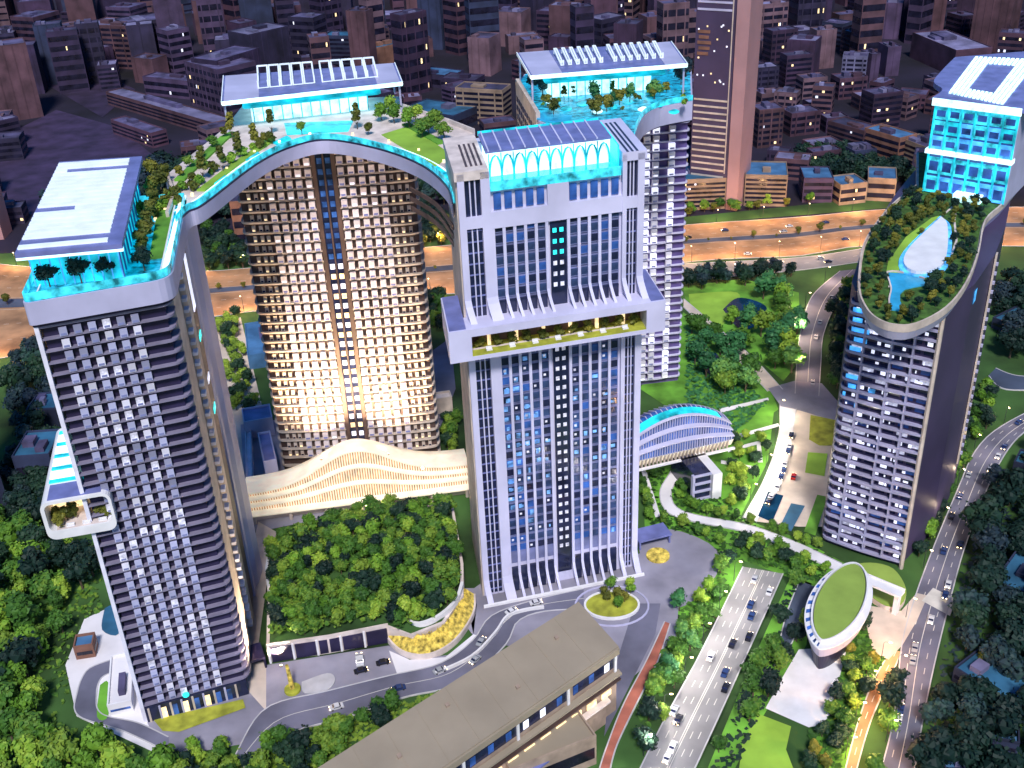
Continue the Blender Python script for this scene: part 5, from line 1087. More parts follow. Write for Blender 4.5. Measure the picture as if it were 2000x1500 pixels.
# low blocks, left edge
for (nm, lab, cat, bl, br, yt, dp, wm, rm, bands, piers) in [
 ('tower', 'dark teal tower cut by the left edge of the photo', 'tower', (-60, 1010), (18, 985), 655, 26, 'city5', 'roof_teal', 0, 2),
 ('low_building', 'teal roofed low building left of the front tower, upper one', 'building', (62, 838), (118, 835), 800, 20, 'city5', 'roof_teal', 0, 0),
 ('low_building', 'teal roofed low building left of the front tower, lower one', 'building', (40, 950), (112, 945), 890, 26, 'city5', 'roof_teal', 1, 0),
 ('tower', 'slim salmon lit tower edge at the left border, above the highway', 'tower', (-30, 470), (8, 468), 268, 20, 'pink_fin', 'city_roof', 0, 0)]:
    simple_block(nm, lab, cat, bl, br, yt, dp, wm, rm, bands, None, 2, .05, piers=piers)
for (lab, bl, br, yt, dp) in [('blue roofed house among dark trees, largest, at the right edge', (1935, 1160), (2010, 1190), 1110, 30), ('blue roofed house in the trees below the right edge street', (1985, 1265), (2050, 1280), 1225, 20),
                              ('long dark shed with pale ridge among trees at lower right', (1858, 1330), (1985, 1410), 1320, 16), ('small blue roofed house at the bottom right corner', (1920, 1465), (1985, 1480), 1432, 16),
                              ('blue roofed house at the very bottom, right of the avenue', (1840, 1530), (1880, 1530), 1492, 14), ('teal flat roofed building at right, above the avenue bend', (1935, 640), (2040, 680), 615, 26),
                              ('small teal roofed shed at the right edge beside the avenue', (1975, 925), (2030, 940), 898, 14)]:
    simple_block('house', lab, 'house', bl, br, yt, dp, 'city5', 'roof_teal' if 'dark' in lab or 'teal' in lab else 'roof_blue', 1, None, 1, .02, hh=6.5)
simple_block('kiosk', 'small blue and orange kiosk by the white steps left of the front tower', 'kiosk', (150, 1290), (188, 1284), 1262, 8, 'city_orange', 'roof_blue', 1, None, 0, 0)
simple_block('entrance_hall', 'white terraced entrance hall at the left foot of the front tower', 'building', (215, 1400), (262, 1390), 1372, 30, 'white_paint', 'plaza_white', 1, None, 1, 0, bandm='glass_blue')
# filler of the dark city
rg = random.Random(21); nfill = 0
TONES = [('city0', 'dark plum'), ('city1', 'slate purple'), ('city2', 'umber'), ('city3', 'blue black'), ('city6', 'dusty mauve'), ('city4', 'brown'), ('city5', 'dark teal'), ('city7', 'dim beige')]
FARM = {t_: MB() for t_, _ in TONES}
y = 905
while y < 2500:
    sp = 38+(y-900)*.028; x = -.62*y
    while x < .62*y:
        px_, py_ = x+rg.uniform(-8, 8), y+rg.uniform(-8, 8)
        c = Vector((px_, py_, 0)); s0 = proj((px_, py_, 0)); s1 = proj((px_, py_, 60))
        ok = -90 < s0[0] < 2090 and s0[1] > -60 and all((c-Vector((f.x, f.y, 0))).length > r+16 for f, r in foot)
        # the dark square and the tree belt stay open
        if ok and (inside(s0, [(0, 470), (0, 300), (110, 235), (230, 250), (330, 320), (430, 380), (450, 420), (440, 520)]) or inside(s0, [(1320, 470), (1320, 420), (1800, 370), (1800, 440)])): ok = False
        if ok and rg.random() < .86:
            tone, tn = rg.choice(TONES if y > 1000 else TONES[:4]+TONES[5:7]+TONES[:2])
            az_ = R_(rg.choice([12, 12, 14, -25, 40])+rg.uniform(-4, 4)); w_, d_ = rg.uniform(.42, .78)*sp, rg.uniform(.34, .66)*sp
            far = y > 1250
            h = rg.choice([10, 14, 18, 22, 28, 36]) if not far else rg.choice([22, 30, 44, 58, 72, 90])
            F = Frame((px_, py_), (px_+math.cos(az_), py_+math.sin(az_)))
            hn = 'tall' if h > 45 else ('medium' if h > 20 else 'low')
            zone = 'upper left' if s0[0] < 650 else ('upper middle' if s0[0] < 1330 else 'upper right'); g_ = '%s %s city blocks, %s' % (hn, tn, zone)
            nb_ = rg.choice([0, int(min(6, h/6))]) if far else int(min(6, h/6)); pr_ = 3 if nb_ == 0 else rg.choice([0, 0, 3]); un_ = rg.choice([1, 2, 3]); BD = ('%s window rows, %s' % (('no', 'one', 'two', 'three', 'four', 'five', 'six')[nb_], ('piered, ' if pr_ else '')+('one roof box', 'two roof boxes', 'three roof boxes')[un_-1]),)
            if nfill >= 298:
                q_ = FARM[tone]; q_.box(F, 0, w_, 0, d_, 0, h); q_.k = 1; q_.box(F, w_*.2, w_*.6, d_*.2, d_*.6, h, h+3); q_.box(F, .6, w_-.6, .6, d_-.6, h, h+.2)
                for i in range(nb_): q_.k = 2; q_.box(F, .8, w_-.8, -.12, .2, 3+i*h/nb_, 5.5+i*h/nb_)
                q_.k = 0; x += sp; continue
            block('city_block', '%s %s block, %s, %s' % (hn, tn, BD[0], zone), 'building', F, w_, d_, h, tone, rg.choice(['city_roof', 'city_roof', 'city_roof_light']), nb_, g_, un_, .08, rg, piers=pr_)
            nfill += 1
        x += sp
    y += sp*.95
print('FILL', nfill)
for t_, q_ in FARM.items():
    if q_.f: struct('distant_city', q_, [t_, 'city_roof', 'city_glass'], 'stuff')
ORD2 = ['fourth', 'fifth', 'sixth', 'seventh', 'eighth', 'nearest', 'third', 'farthest', 'second farthest']
ORD_ = ['first', 'second', 'third', 'fourth', 'fifth', 'sixth', 'seventh']
# ================================================================ TREES
def W(pts, z=0): return [G(a, b, z).xy for a, b in pts]
scatter(W([(-60, 1010), (60, 1010), (185, 1075), (185, 1170), (115, 1265), (95, 1340), (85, 1420), (-60, 1410)]), 11, 0, ['bright', 'bright', 'mid', 'dark'], 'bright green tree in the dense wood left of the front tower', 'wood left of the front tower', (.65, 1.45), name='broadleaf_tree')
scatter(W([(-60, 1420), (85, 1430), (240, 1490), (330, 1525), (330, 1570), (-60, 1570)]), 12, 0, ['bright', 'mid', 'mid'], 'green tree in the bottom left corner below the loop road', 'trees in the bottom left corner', name='broadleaf_tree')
scatter(W([(20, 1000), (30, 900), (110, 860), (150, 960), (190, 1050)]), 10, 0, ['dark', 'blue'], 'dark tree between the teal roofs and the front tower', 'dark trees left of the front tower', name='evergreen_tree')
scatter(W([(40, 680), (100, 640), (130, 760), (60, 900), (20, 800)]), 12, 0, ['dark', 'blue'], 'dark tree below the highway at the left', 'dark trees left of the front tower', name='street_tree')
hin = [hc+(p-hc)*.95 for p in hp]
scatter(hin, 5.5, 9, ['mid', 'mid', 'bright', 'mid', 'dark'], 'leafy tree packed on the green hill between the towers', 'trees covering the hill', (.75, 1.6), zf=zhill, name='broadleaf_tree')
scatter(W([(340, 1500), (520, 1450), (700, 1405), (880, 1345), (700, 1450), (560, 1560), (340, 1560)]), 7.5, 0, ['mid', 'dark', 'mid'], 'tree in the green strip below the front street, bottom left', 'trees below the front street', name='street_tree')
scatter(W([(300, 1490), (450, 1455), (520, 1430), (560, 1440), (520, 1470), (380, 1510)]), 7, 0, ['bright', 'mid'], 'small bright tree along the front street, bottom left', 'trees below the front street', name='street_tree')
scatter(W([(965, 1230), (1040, 1200), (1080, 1195), (1100, 1210), (1010, 1265)]), 6.5, 0, ['mid'], 'tree in the wedge island beside the taupe roof', 'trees in the wedge island', name='broadleaf_tree')
scatter(W([(1165, 1165), (1195, 1145), (1235, 1150), (1240, 1180), (1200, 1195), (1170, 1185)]), 5.2, 1.2, ['olive', 'bright'], 'tree in the round bed below the white tower', 'trees in the round bed', name='broadleaf_tree')
scatter(W([(1210, 1280), (1240, 1240), (1240, 1300), (1212, 1330)]), 6.5, .0, ['olive', 'mid'], 'tree at the right end of the taupe roofed block', 'trees beside the taupe block', name='broadleaf_tree')
scatter(W([(1310, 1190), (1400, 1110), (1430, 1150), (1395, 1210), (1335, 1300), (1290, 1370), (1250, 1430), (1240, 1480), (1238, 1440), (1305, 1290)]), 8.0, 0, ['teal', 'mid', 'bright', 'mid'], 'rounded tree between the red path and the boulevard', 'trees left of the boulevard', name='street_tree')
scatter(W([(1290, 1300), (1340, 1290), (1300, 1400), (1265, 1470), (1245, 1490)]), 8.0, 0, ['mid', 'mid', 'dark'], 'dark green tree low between the red path and the boulevard', 'trees left of the boulevard', name='street_tree')
scatter(W([(1370, 1085), (1430, 1090), (1435, 1120), (1390, 1140)]), 8, 0, ['dark'], 'dark tree at the head of the boulevard', 'dark trees at the head of the boulevard', name='street_tree')
scatter(W([(1262, 890), (1300, 885), (1296, 930), (1275, 970), (1290, 1010), (1360, 1030), (1430, 1065), (1380, 1075), (1270, 1040), (1252, 960)]), 7.0, 0, ['mid', 'bright'], 'garden tree along the curved path right of the white tower', 'garden trees by the curved path', (.7, 1.0), name='garden_tree')
scatter(W([(1335, 900), (1352, 895), (1352, 985), (1400, 1000), (1440, 1010), (1560, 1050), (1630, 1090), (1500, 1050), (1370, 1010), (1325, 985), (1322, 940)]), 5.5, 0, ['mid', 'bright'], 'small garden tree above the long white garden path', 'garden trees by the long path', (.8, 1.1), name='garden_tree')
scatter(W([(1440, 1050), (1560, 1085), (1640, 1125), (1600, 1140), (1520, 1110), (1430, 1075)]), 6, 0, ['bright', 'mid', 'dark'], 'small tree below the long white garden path', 'garden trees by the long path', (.8, 1.1), name='garden_tree')
scatter(W([(1425, 860), (1500, 850), (1515, 800), (1500, 870), (1480, 930), (1440, 1005), (1415, 980), (1420, 920)]), 7.0, 0, ['mid', 'bright', 'dark'], 'tree left of the pale drive, beside the arched hall', 'trees between the arched hall and the drive', (.7, 1.0), name='evergreen_tree')
scatter(W([(1340, 640), (1400, 660), (1480, 740), (1500, 790), (1430, 780), (1400, 760), (1340, 700)]), 12.5, 0, ['teal', 'mid', 'teal'], 'tree below the diagonal park path', 'park trees below the diagonal path', (.8, 1.1), name='park_tree')
scatter(W([(1400, 625), (1480, 640), (1530, 690), (1555, 690), (1545, 740), (1520, 745), (1440, 690), (1440, 650)]), 13, 0, ['teal', 'mid', 'bright'], 'rounded tree round the small park pond', 'trees round the park pond', (.8, 1.1), name='park_tree')
scatter(W([(1480, 572), (1556, 580), (1562, 690), (1530, 680), (1520, 620), (1490, 600)]), 12.5, 0, ['bright', 'mid', 'teal'], 'sunlit tree on the right side of the park lawn', 'trees on the right of the park lawn', (.8, 1.1), name='park_tree')
scatter(W([(1335, 545), (1540, 528), (1550, 548), (1480, 560), (1335, 570)]), 10, 0, ['dark', 'blue'], 'dark tree in the row between the highway and the park', 'dark tree row by the highway', (.8, 1.1), name='park_tree')
scatter(W([(1620, 600), (1690, 540), (1700, 620), (1640, 780), (1612, 720)]), 9.0, 0, ['dark', 'mid', 'dark'], 'dark tree between the link road and the leaf shaped tower', 'trees left of the leaf shaped tower', name='evergreen_tree')
scatter(W([(1335, 412), (1560, 398), (1760, 378), (1765, 396), (1560, 415), (1335, 432)]), 9.5, 0, ['olive', 'mid', 'bright'], 'roadside tree above the highway verge', 'trees on the highway verge', (.7, 1.0), name='street_tree')
scatter(W([(395, 440), (470, 470), (490, 535), (400, 535)]), 10, 0, ['dark', 'mid', 'dark'], 'dark tree behind the highway, seen between the left towers', 'trees seen between the left towers', name='street_tree')
scatter(W([(420, 630), (465, 620), (530, 900), (545, 960), (490, 960), (470, 850)]), 8.5, 0, ['mid', 'dark', 'bright'], 'tree in the court between the two left towers', 'trees in the court between the towers', (.7, 1.0), name='evergreen_tree')
scatter(W([(810, 400), (880, 430), (880, 480), (820, 490)]), 10, 0, ['dark', 'olive'], 'dark tree behind the highway, between the brown and white towers', 'trees between brown and white towers', name='street_tree')
scatter(W([(825, 580), (880, 590), (880, 660), (832, 650)]), 9, 0, ['dark', 'mid'], 'tree below the highway between the brown and white towers', 'trees between brown and white towers', name='street_tree')
scatter(W([(845, 820), (895, 810), (905, 900), (865, 900)]), 7, 0, ['mid', 'dark'], 'tree beside the foot of the brown tower, right', 'trees between brown and white towers', name='evergreen_tree')
scatter(W([(1545, 1125), (1580, 1140), (1575, 1260), (1560, 1270), (1520, 1330), (1490, 1385), (1440, 1450), (1420, 1530), (1380, 1530), (1430, 1400), (1500, 1260)]), 8, 0, ['mid', 'dark', 'mid'], 'tree in the strip right of the boulevard', 'trees right of the boulevard', name='street_tree')
scatter(W([(1640, 1290), (1660, 1230), (1700, 1195), (1720, 1290), (1690, 1370), (1640, 1500), (1570, 1530), (1580, 1440), (1620, 1400)]), 7.5, 0, ['mid', 'olive', 'dark'], 'tree right of the oval pavilion and the white forecourt', 'trees right of the oval pavilion', (.7, 1.0), name='evergreen_tree')
scatter(W([(1770, 1290), (1800, 1290), (1770, 1440), (1740, 1530), (1680, 1530), (1710, 1430)]), 8, 0, ['mid', 'dark'], 'tree between the orange lane and the avenue', 'trees between orange lane and avenue', name='street_tree')
scatter(W([(1775, 1095), (1840, 950), (1870, 870), (1930, 740), (1940, 830), (1890, 900), (1850, 1000), (1800, 1110), (1780, 1150)]), 8, 0, ['mid', 'bright', 'dark'], 'tree between the leaf shaped tower and the avenue', 'trees between leaf tower and avenue', (.7, 1.0), name='street_tree')
blu = W([(1935, 1120), (2020, 1120), (2020, 1205), (1935, 1200)]); shed = W([(1850, 1290), (2000, 1360), (1990, 1430), (1850, 1350)])
scatter(W([(1885, 1080), (1920, 990), (1960, 920), (2080, 860), (2080, 1560), (1790, 1560), (1815, 1400), (1840, 1290), (1870, 1180)]), 12.5, 0, ['dark', 'dark', 'blue', 'dark'], 'dark tree in the shadowy wood right of the avenue', 'dark wood right of the avenue', (.85, 1.15), avoid=(blu, shed), name='street_tree')  # light falloff over this wood is put into darker leaf colours
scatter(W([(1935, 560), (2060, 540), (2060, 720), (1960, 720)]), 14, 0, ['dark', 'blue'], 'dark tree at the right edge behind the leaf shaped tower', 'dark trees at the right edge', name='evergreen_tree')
scatter(W([(1900, 1270), (1960, 1270), (1960, 1320), (1910, 1310)]), 8, 0, ['olive'], 'yellow green tree standing out in the dark wood at lower right', 'yellow green trees in the dark wood', name='broadleaf_tree')
# dark belts among the city
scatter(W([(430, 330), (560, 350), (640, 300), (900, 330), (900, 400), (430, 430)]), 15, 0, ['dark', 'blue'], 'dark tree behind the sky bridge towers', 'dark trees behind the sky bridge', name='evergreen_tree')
scatter(W([(1560, 300), (1800, 350), (1800, 375), (1700, 370), (1560, 350)]), 13, 0, ['dark'], 'dark tree between the lit row and the blue roofed houses', 'dark trees by the lit row', name='evergreen_tree')
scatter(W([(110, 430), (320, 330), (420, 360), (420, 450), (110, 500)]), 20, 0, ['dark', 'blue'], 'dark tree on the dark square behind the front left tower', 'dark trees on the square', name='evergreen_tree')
# roof trees
for i, (a, b) in enumerate([(98, 560), (160, 553), (212, 545), (283, 528)]): tree('dark', G(a, b, 187), 'dark round tree on the pool deck of the front left tower, %s from the left' % ('first', 'second', 'third', 'fourth')[i], 'round trees on the front pool deck', .8, 'round_tree')
for i, (a, b) in enumerate([(300, 385), (305, 410), (296, 430), (290, 455), (286, 475), (282, 495), (315, 370), (325, 352), (298, 350)]): tree('olive', G(a, b, 187.2), '%s olive tree of the planted strip right of the louvred roof' % ORD2[i], 'trees right of the louvred roof', .95, 'roof_tree')
for i, (a, b) in enumerate([(398, 352), (436, 336), (470, 308), (500, 290), (455, 272), (532, 262), (698, 252)]): tree('cone', G(a, b, 186.6), 'cone shaped tree on the curved sky bridge, %s from the left tower' % ('first', 'second', 'third', 'fourth', 'fifth', 'sixth', 'seventh')[i], 'cone shaped trees on the sky bridge', 1.35, 'cone_tree')
for i, (a, b) in enumerate([(352, 345), (372, 328), (395, 308), (418, 288), (440, 268), (590, 262), (720, 262)]): tree('mid' if i % 2 else 'olive', G(a, b, 187), '%s leafy tree from the left tower in the back bed of the sky bridge' % ORD_[i], 'leafy trees in the back bed of the sky bridge', .62, 'roof_tree')
for i, (a, b) in enumerate([(762, 222), (770, 240), (745, 235), (800, 250), (812, 240), (838, 262), (852, 255), (868, 272), (825, 268)]): tree('bright' if i < 5 else 'mid', G(a, b, 187), 'bushy bright tree at the right end of the sky bridge garden', 'bushy trees on the sky bridge', .9, 'roof_tree')
for i, (a, b) in enumerate([(1102, 195), (1197, 185), (1255, 170), (1330, 165), (1340, 150), (1060, 185), (1040, 175)]): tree('blue' if i > 2 else 'cone', G(a, b, 186.2), 'dark tree %s on the turquoise terrace of the rear tower' % ('first in the front row', 'second in the front row', 'third in the front row', 'at the right corner', 'behind the right corner', 'near the left wall', 'in the far left corner')[i], 'trees on the rear roof terrace', .9, 'roof_tree')
for i in range(34):
    a, b = random.uniform(1055, 1345), random.uniform(165, 225)
    if b > 172+(1345-a)*.02: tree(random.choice(['shrub', 'shrub_bright', 'olive', 'teal']), G(a, b, 186.2), 'low planting among the turquoise lights, %s half of the rear roof terrace' % ('left' if a < 1200 else 'right'), 'planting on the rear roof terrace', random.uniform(.55, 1.1), 'garden_shrub', 'shrub')
for i, (a, b) in enumerate([(1165, 225), (1185, 218), (1210, 205)]): tree('olive', G(a, b, 186.2), 'golden green tree at the front of the rear roof terrace', 'golden trees on the rear roof terrace', .9, 'roof_tree')
dkp = [p for p in leafp[:-2]]
sh = W([(1845, 420), (1858, 440), (1856, 495), (1840, 530), (1790, 545), (1760, 530), (1756, 505), (1790, 465)], 139); po = W([(1725, 525), (1815, 540), (1810, 575), (1772, 580), (1772, 612), (1725, 610)], 138)
inner = offset(dkp+[Vector((262, 545)), Vector((225, 560))], 2.2, True); blk = [F6.w(-3, -4).xy, F6.w(WQ+2, -4).xy, Vector((300, 560)), Vector((240, 600))]
lawnr = W([(1820, 425), (1770, 462), (1735, 510), (1730, 535), (1750, 540), (1768, 500), (1800, 455), (1840, 420)], 138)
scatter(inner, 5.6, 137.4, ['olive', 'olive', 'dark'], 'small roof garden tree on the leaf shaped tower', 'trees on the leaf shaped roof garden', (.5, .85), name='roof_garden_tree', avoid=(sh, po, blk, lawnr))
pA = [Vector(p) for p in offset(front, 9)]; pB = [Vector(p) for p in offset(front, 20)]
for i in range(70):
    t = random.uniform(.03, .45) if i < 46 else random.uniform(.8, .97); a_ = lerp(pA, t); b_ = lerp(pB, t); p = a_+(b_-a_)*random.random()
    tree(random.choice(['shrub', 'shrub_bright']), (p.x, p.y, 186.5), 'low shrub on the %s half of the curved sky bridge' % ('left' if i < 46 else 'right'), 'shrubs on the sky bridge', random.uniform(.9, 1.7), 'garden_shrub', 'shrub')
L, Rr = RL['highway']
for i in range(46):
    t = .02+i*.021; a_ = lerp(L, t); b_ = lerp(Rr, t); p = a_+(b_-a_)*random.uniform(.46, .5)
    if -30 < proj((p.x, p.y, 0))[0] < 2030: tree(random.choice(['shrub', 'olive']), (p.x, p.y, .36), 'low tree in the median of the orange highway', 'median planting of the highway', random.uniform(.6, 1.0), 'median_tree')
# ground cover that nobody could count
def cover(name, poly, n, m_, z=0, s=(.5, 1.3), h=.9):
    rg = random.Random(len(poly)*n); xs = [p[0] for p in poly]; ys = [p[1] for p in poly]; mb = MB(); k = 0
    while k < n:
        p = (rg.uniform(min(xs), max(xs)), rg.uniform(min(ys), max(ys)))
        if inside(p, poly) and (z > 1 or clear_of(p, PAVED)):
            a = rg.uniform(0, 6.28); r = rg.uniform(*s); d = Vector((math.cos(a), math.sin(a), rg.uniform(-.3, .5))); e = Vector((-math.sin(a), math.cos(a), rg.uniform(.1, .6))); c = Vector((p[0], p[1], z+rg.uniform(.2, h)))
            mb.quad(c-d*r-e*r, c+d*r-e*r*.6, c+d*r*.8+e*r, c-d*r*.7+e*r)
        k += 1
    struct(name, mb, m_, 'stuff')
cover('undergrowth', W([(-60, 1010), (190, 1075), (200, 1180), (110, 1410), (330, 1500), (330, 1560), (-60, 1560)]), 5000, 'leaf_mid')
cover('undergrowth', [p for p in hin], 2500, 'leaf_mid', 13, h=2)
cover('undergrowth', W([(1885, 1080), (2080, 860), (2080, 1560), (1790, 1560), (1840, 1290)]), 6000, 'leaf_blue')  # dim leaf colour carries the wood's light falloff too
cover('undergrowth', W([(340, 1500), (880, 1345), (560, 1560), (340, 1560)]), 2500, 'leaf_mid')
cover('undergrowth', W([(1250, 890), (1350, 895), (1440, 1010), (1630, 1090), (1600, 1140), (1430, 1090), (1270, 1050)]), 3000, 'leaf_mid')
cover('undergrowth', W([(1545, 1125), (1580, 1140), (1490, 1385), (1420, 1530), (1380, 1530), (1500, 1260)]), 2500, 'leaf_dark')
cover('undergrowth', W([(1640, 1290), (1700, 1195), (1730, 1290), (1640, 1500), (1570, 1530), (1580, 1440)]), 2500, 'leaf_mid')
cover('undergrowth', W([(1340, 640), (1500, 790), (1430, 850), (1340, 820)]), 2500, 'leaf_teal')
cover('undergrowth', W([(1312, 1190), (1425, 1100), (1395, 1210), (1290, 1360), (1245, 1480), (1240, 1430)]), 2500, 'leaf_mid')
# ================================================================ CARS
def car_proto(key):
    b = MB(); L_, W_ = 4.6, 1.9
    prof = [(-2.3, .35), (-2.3, .8), (-1.9, .95), (-1.35, 1.0), (-.9, 1.45), (.7, 1.48), (1.35, 1.05), (2.1, .9), (2.3, .7), (2.3, .35)]
    n = len(prof); b.v = [Vector((x, -W_/2, z)) for x, z in prof]+[Vector((x, W_/2, z)) for x, z in prof]
    for i in range(n): j = (i+1) % n; b.f.append((i, j, n+j, n+i)); b.m.append(0)
    b.f.append(tuple(reversed(range(n)))); b.m.append(0); b.f.append(tuple(range(n, 2*n))); b.m.append(0)
    g = MB(); g.box(OF, -1.15, .95, -.97, .97, 1.05, 1.36); g.quad((-1.38, -.8, 1.04), (-.92, -.75, 1.44), (-.92, .75, 1.44), (-1.38, .8, 1.04)); g.quad((.74, -.75, 1.47), (1.34, -.8, 1.1), (1.34, .8, 1.1), (.74, .75, 1.47))
    for v in g.v[-8:]: v.z += .03
    w_ = MB().tube([(0, -.12, 0), (0, .12, 0)], .34, 10)
    return b.mesh('body', ['car_'+key]), g.mesh('window', ['glass_dark']), w_.mesh('wheel', ['tyre'])
CP = {k: car_proto(k) for k in CAR_COLS}
hl = MB().box(OF, -.06, .06, -.2, .2, -.1, .1).mesh('headlight', ['lamp_glow'])
ORD = ['first', 'second', 'third', 'fourth', 'fifth', 'sixth', 'seventh', 'eighth', 'ninth', 'tenth', 'eleventh', 'twelfth', 'thirteenth', 'fourteenth', 'fifteenth', 'sixteenth', 'seventeenth', 'eighteenth', 'nineteenth', 'twentieth']
def car(key, loc, rz, label, group, s=1.25):
    o = thing('car', label, 'car', loc, group, rz); o.scale = (s, s, s); b, g, w_ = CP[key]
    for nm, me, l in (('body', b, (0, 0, 0)), ('window', g, (0, 0, 0)), ('wheel', w_, (1.45, -.86, .34)), ('wheel', w_, (1.45, .86, .34)), ('wheel', w_, (-1.4, -.86, .34)), ('wheel', w_, (-1.4, .86, .34)), ('headlight', hl, (2.3, .62, .68)), ('headlight', hl, (2.3, -.62, .68))):
        c = bpy.data.objects.new(nm, me); COL.objects.link(c); c.parent = o; c.location = l
def cars_on(rn, spots, z, where, group):
    L, Rr = RL[rn]
    for i, (t, f, key, dr) in enumerate(spots):
        a = lerp(L, t); b = lerp(Rr, t); p = a+(b-a)*f; a2 = lerp(L, min(.99, t+.02)); b2 = lerp(Rr, min(.99, t+.02)); d = (a2+(b2-a2)*f)-p
        car(key, (p.x, p.y, z), math.atan2(d.y, d.x)+(0 if dr > 0 else math.pi), '%s car %s' % (key, where % ORD[i]), group)
rg = random.Random(9); K = list(CAR_COLS)
def spots(n, t0, t1, fs): return [(t0+(t1-t0)*(i+rg.uniform(.1, .9))/n, *(lambda q: (q[0], rg.choice(['white', 'white', 'silver', 'black', 'dark blue']), q[1]))(rg.choice(fs))) for i in range(n)]
cars_on('boulevard', spots(13, .03, .97, [(.12, 1), (.28, 1), (.42, 1), (.6, -1), (.73, -1), (.88, -1)]), .47, '%s from the top end of the bright boulevard', 'cars on the boulevard')
cars_on('highway', spots(9, .60, .82, [(.25, -1), (.38, -1), (.65, 1), (.8, 1), (.92, 1)]), .27, '%s from the left on the orange highway right of the white tower', 'cars on the highway')
cars_on('highway', spots(3, .04, .16, [(.25, -1), (.65, 1)]), .27, '%s from the left on the highway left of the front tower', 'cars on the highway')
cars_on('service_road', spots(6, .15, .9, [(.3, 1), (.7, -1)]), .32, '%s from the left on the road just below the highway', 'cars on the service road')
cars_on('avenue', spots(16, .12, .95, [(.2, -1), (.38, -1), (.62, 1), (.82, 1)]), .47, '%s from the top on the dark avenue at right', 'cars on the avenue')
cars_on('link_road', spots(4, .2, .95, [(.35, 1), (.7, -1)]), .42, '%s from the top on the link road beside the park', 'cars on the link road')
cars_on('front_street', spots(7, .25, .95, [(.3, 1), (.65, -1)]), .47, '%s from the left on the street in front of the towers', 'cars on the front street')
cars_on('drive', spots(9, .25, .9, [(.86, 1), (.9, 1)]), .52, '%s from the top parked along the pale drive', 'cars along the drive')
car('red', G(1550, 933, .5), 1.2, 'red car at the edge of the cream plaza by the bright lawn', 'cars along the drive')
car('white', G(703, 1292, .45), 1.75, 'white van backing out of the fourth garage bay', 'vehicles by the garage', 1.7)
car('black', G(705, 1312, .45), .3, 'black car just below the white van at the garage bays', 'vehicles by the garage')
car('black', G(748, 1296, .45), .25, 'black car standing alone right of the white van at the garage', 'vehicles by the garage')
# ================================================================ STREET LAMPS (lit)
lp = MB().tube([(0, 0, 0), (0, 0, 10.5), (.5, 0, 11.4), (2.4, 0, 11.7)], [.16, .1, .08, .07], 6).mesh('pole', ['metal_dark']); lh = MB().box(OF, 1.9, 3.1, -.25, .25, 11.55, 11.7).mesh('lamp_head', ['lamp_glow'])
ld = {}
def lamp(p, rz, label, group, watt, col=(1.0, .62, .30), drop=11.2):
    o = thing('street_lamp', label, 'street lamp', (p[0], p[1], .3), group, rz)
    for nm, me in (('pole', lp), ('lamp_head', lh)):
        c = bpy.data.objects.new(nm, me); COL.objects.link(c); c.parent = o
    if watt:
        k = (watt, col)
        if k not in ld: l = bpy.data.lights.new('lamp_light', 'POINT'); l.energy = watt; l.color = col; l.shadow_soft_size = .5; ld[k] = l
        c = bpy.data.objects.new('lamp_light', ld[k]); COL.objects.link(c); c.parent = o; c.location = (2.5, 0, drop-.1)
L, Rr = RL['highway']
for t in [i/24+.02 for i in range(24)]:
    for e, f in ((L, 0), (Rr, 1)):
        p = lerp(e, t); q = lerp(Rr if f == 0 else L, t); d = (q-p).normalized(); s0 = proj((p.x, p.y, 0))
        if -80 < s0[0] < 2080: lamp(p-d*.8, math.atan2(d.y, d.x), 'street lamp with a warm light on the %s side of the orange highway' % ('far' if f == 0 else 'near'), 'street lamps on the %s side of the highway' % ('far' if f == 0 else 'near'), 10500, (1.0, .55, .22))
for rn, n, wt, cc, lab in (('avenue', 9, 1300, (1, .75, .5), 'dark avenue at right'), ('orange_lane', 4, 9000, (1, .55, .25), 'orange lane at lower right'), ('boulevard', 6, 6000, (1, .9, .8), 'bright boulevard'), ('drive', 4, 9000, (1, .86, .66), 'pale drive'), ('link_road', 4, 9000, (1, .7, .45), 'link road beside the park')):  # the drive's lamps are added to brighten its shaded paving
    L, Rr = RL[rn]
    for i in range(n):
        t = (i+.5)/n; p = lerp(L, t); q = lerp(Rr, t); d = (q-p).normalized(); lamp(p-d*.8, math.atan2(d.y, d.x), '%s street lamp from the top along the %s' % (ORD[i], lab), 'street lamps of the '+lab, wt, cc)
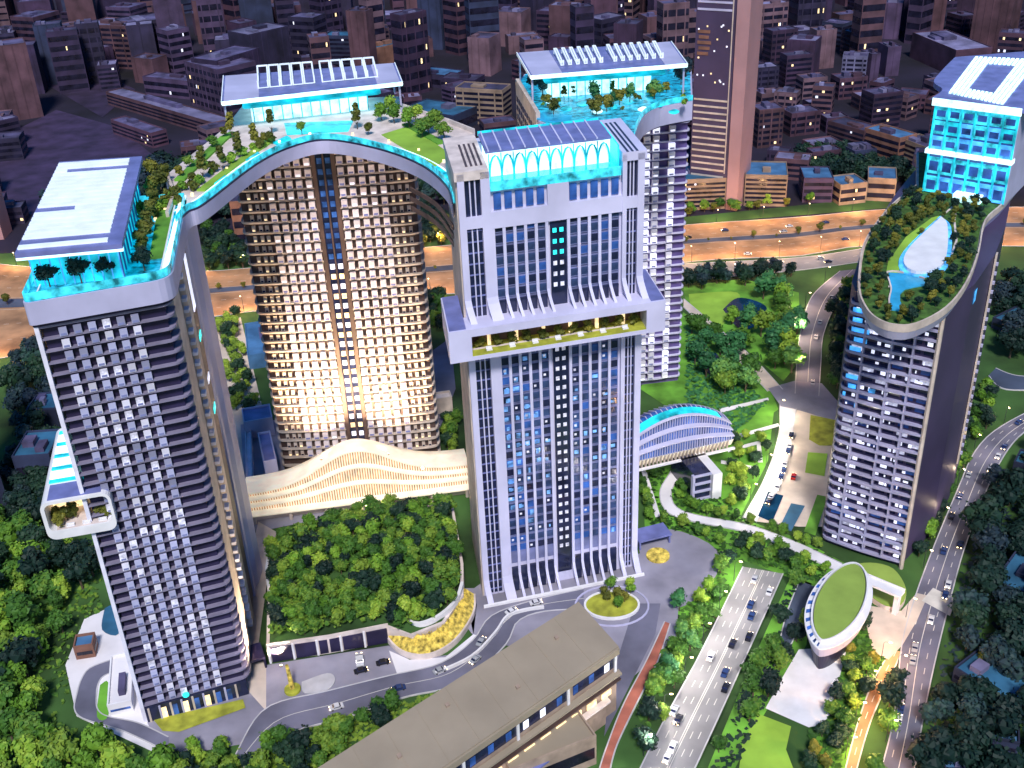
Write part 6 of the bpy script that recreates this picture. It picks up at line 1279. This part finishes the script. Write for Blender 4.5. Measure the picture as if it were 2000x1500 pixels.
# warm floodlights washing the foot of the brown tower, the hill and the flank of the white tower
fm = MB().box(OF, -.5, .5, -.35, .35, 0, .7).mesh('housing', ['metal_dark']); fg = MB().box(OF, -.42, .42, -.3, .3, .7, .76).mesh('lens', ['lamp_glow'])
def flood(p, tgt, watt, col, label, group, ang=100):
    o = thing('floodlight', label, 'floodlight', p, group)
    for nm, me in (('housing', fm), ('lens', fg)): c = bpy.data.objects.new(nm, me); COL.objects.link(c); c.parent = o
    l = bpy.data.lights.new('flood_beam', 'SPOT'); l.energy = watt; l.color = col; l.spot_size = R_(ang); l.spot_blend = .8; l.shadow_soft_size = .6
    c = bpy.data.objects.new('flood_beam', l); COL.objects.link(c); c.parent = o; c.location = (0, 0, 1.0)
    c.rotation_euler = (Vector(tgt)-Vector(p)-Vector((0, 0, 1))).to_track_quat('-Z', 'Y').to_euler()
for i in range(5):
    p = F2.w(8+i*17, -30, 26 if 1 <= i <= 3 else 15); q = F2.w(8+i*17, 0, 62)
    flood(p, q, 430000, (1.0, .70, .38), 'warm floodlight on the wave podium roof, %s from the left' % ORD[i], 'floodlights on the podium roof', 120)
flood((-30, 398, .6), (-22, 425, 60), 200000, (1.0, .62, .36), 'warm floodlight at the left foot of the white tower', 'floodlights round the plaza')
flood((-75, 452, 10), (-70, 430, 12), 60000, (1.0, .78, .3), 'yellow floodlight at the back edge of the hill below the podium', 'floodlights round the plaza', 150)
for i, y_ in enumerate((352, 375, 398)): flood((-103-i*1.5, y_, .6), (-118-i*4, y_, 70), 260000, (1.0, .76, .5), 'added warm floodlight on the paving right of the front left tower, %s from the street' % ORD[i], 'floodlights round the plaza')  # floods added to brighten the flank that the sun leaves dark

# past 300 of a kind: the 300 largest in the photo stay objects, the rest becomes one planting
def cap_kind(nm, lim=300):
    L = [o for o in bpy.data.objects if o.type == 'EMPTY' and o.name.split('.')[0] == nm]
    if len(L) <= lim: return
    bpy.context.view_layer.update()
    L.sort(key=lambda o: -o.scale.x/max(1, (o.location-Vector((0, 0, CH))).length)); rest = L[lim:]; mb = MB(); mats = []
    for o in rest:
        for c in list(o.children):
            M = c.matrix_world; n = len(mb.v); mb.v += [M @ v.co for v in c.data.vertices]; mm = c.data.materials[0]
            if mm not in mats: mats.append(mm)
            k = mats.index(mm)
            for p in c.data.polygons: mb.f.append(tuple(n+i for i in p.vertices)); mb.m.append(k)
            bpy.data.objects.remove(c)
        bpy.data.objects.remove(o)
    struct('distant_trees', mb, mats, 'stuff'); print('CAP', nm, len(rest))
for k_ in ('broadleaf_tree', 'evergreen_tree', 'street_tree', 'garden_tree', 'park_tree'): cap_kind(k_)
for o in bpy.data.objects:
    if 'label' in o and len(re.findall(r"[A-Za-z']+", o['label'])) > 16: print('LONG', o['label'])
print('TREES', NT, 'OBJ', len(bpy.data.objects))
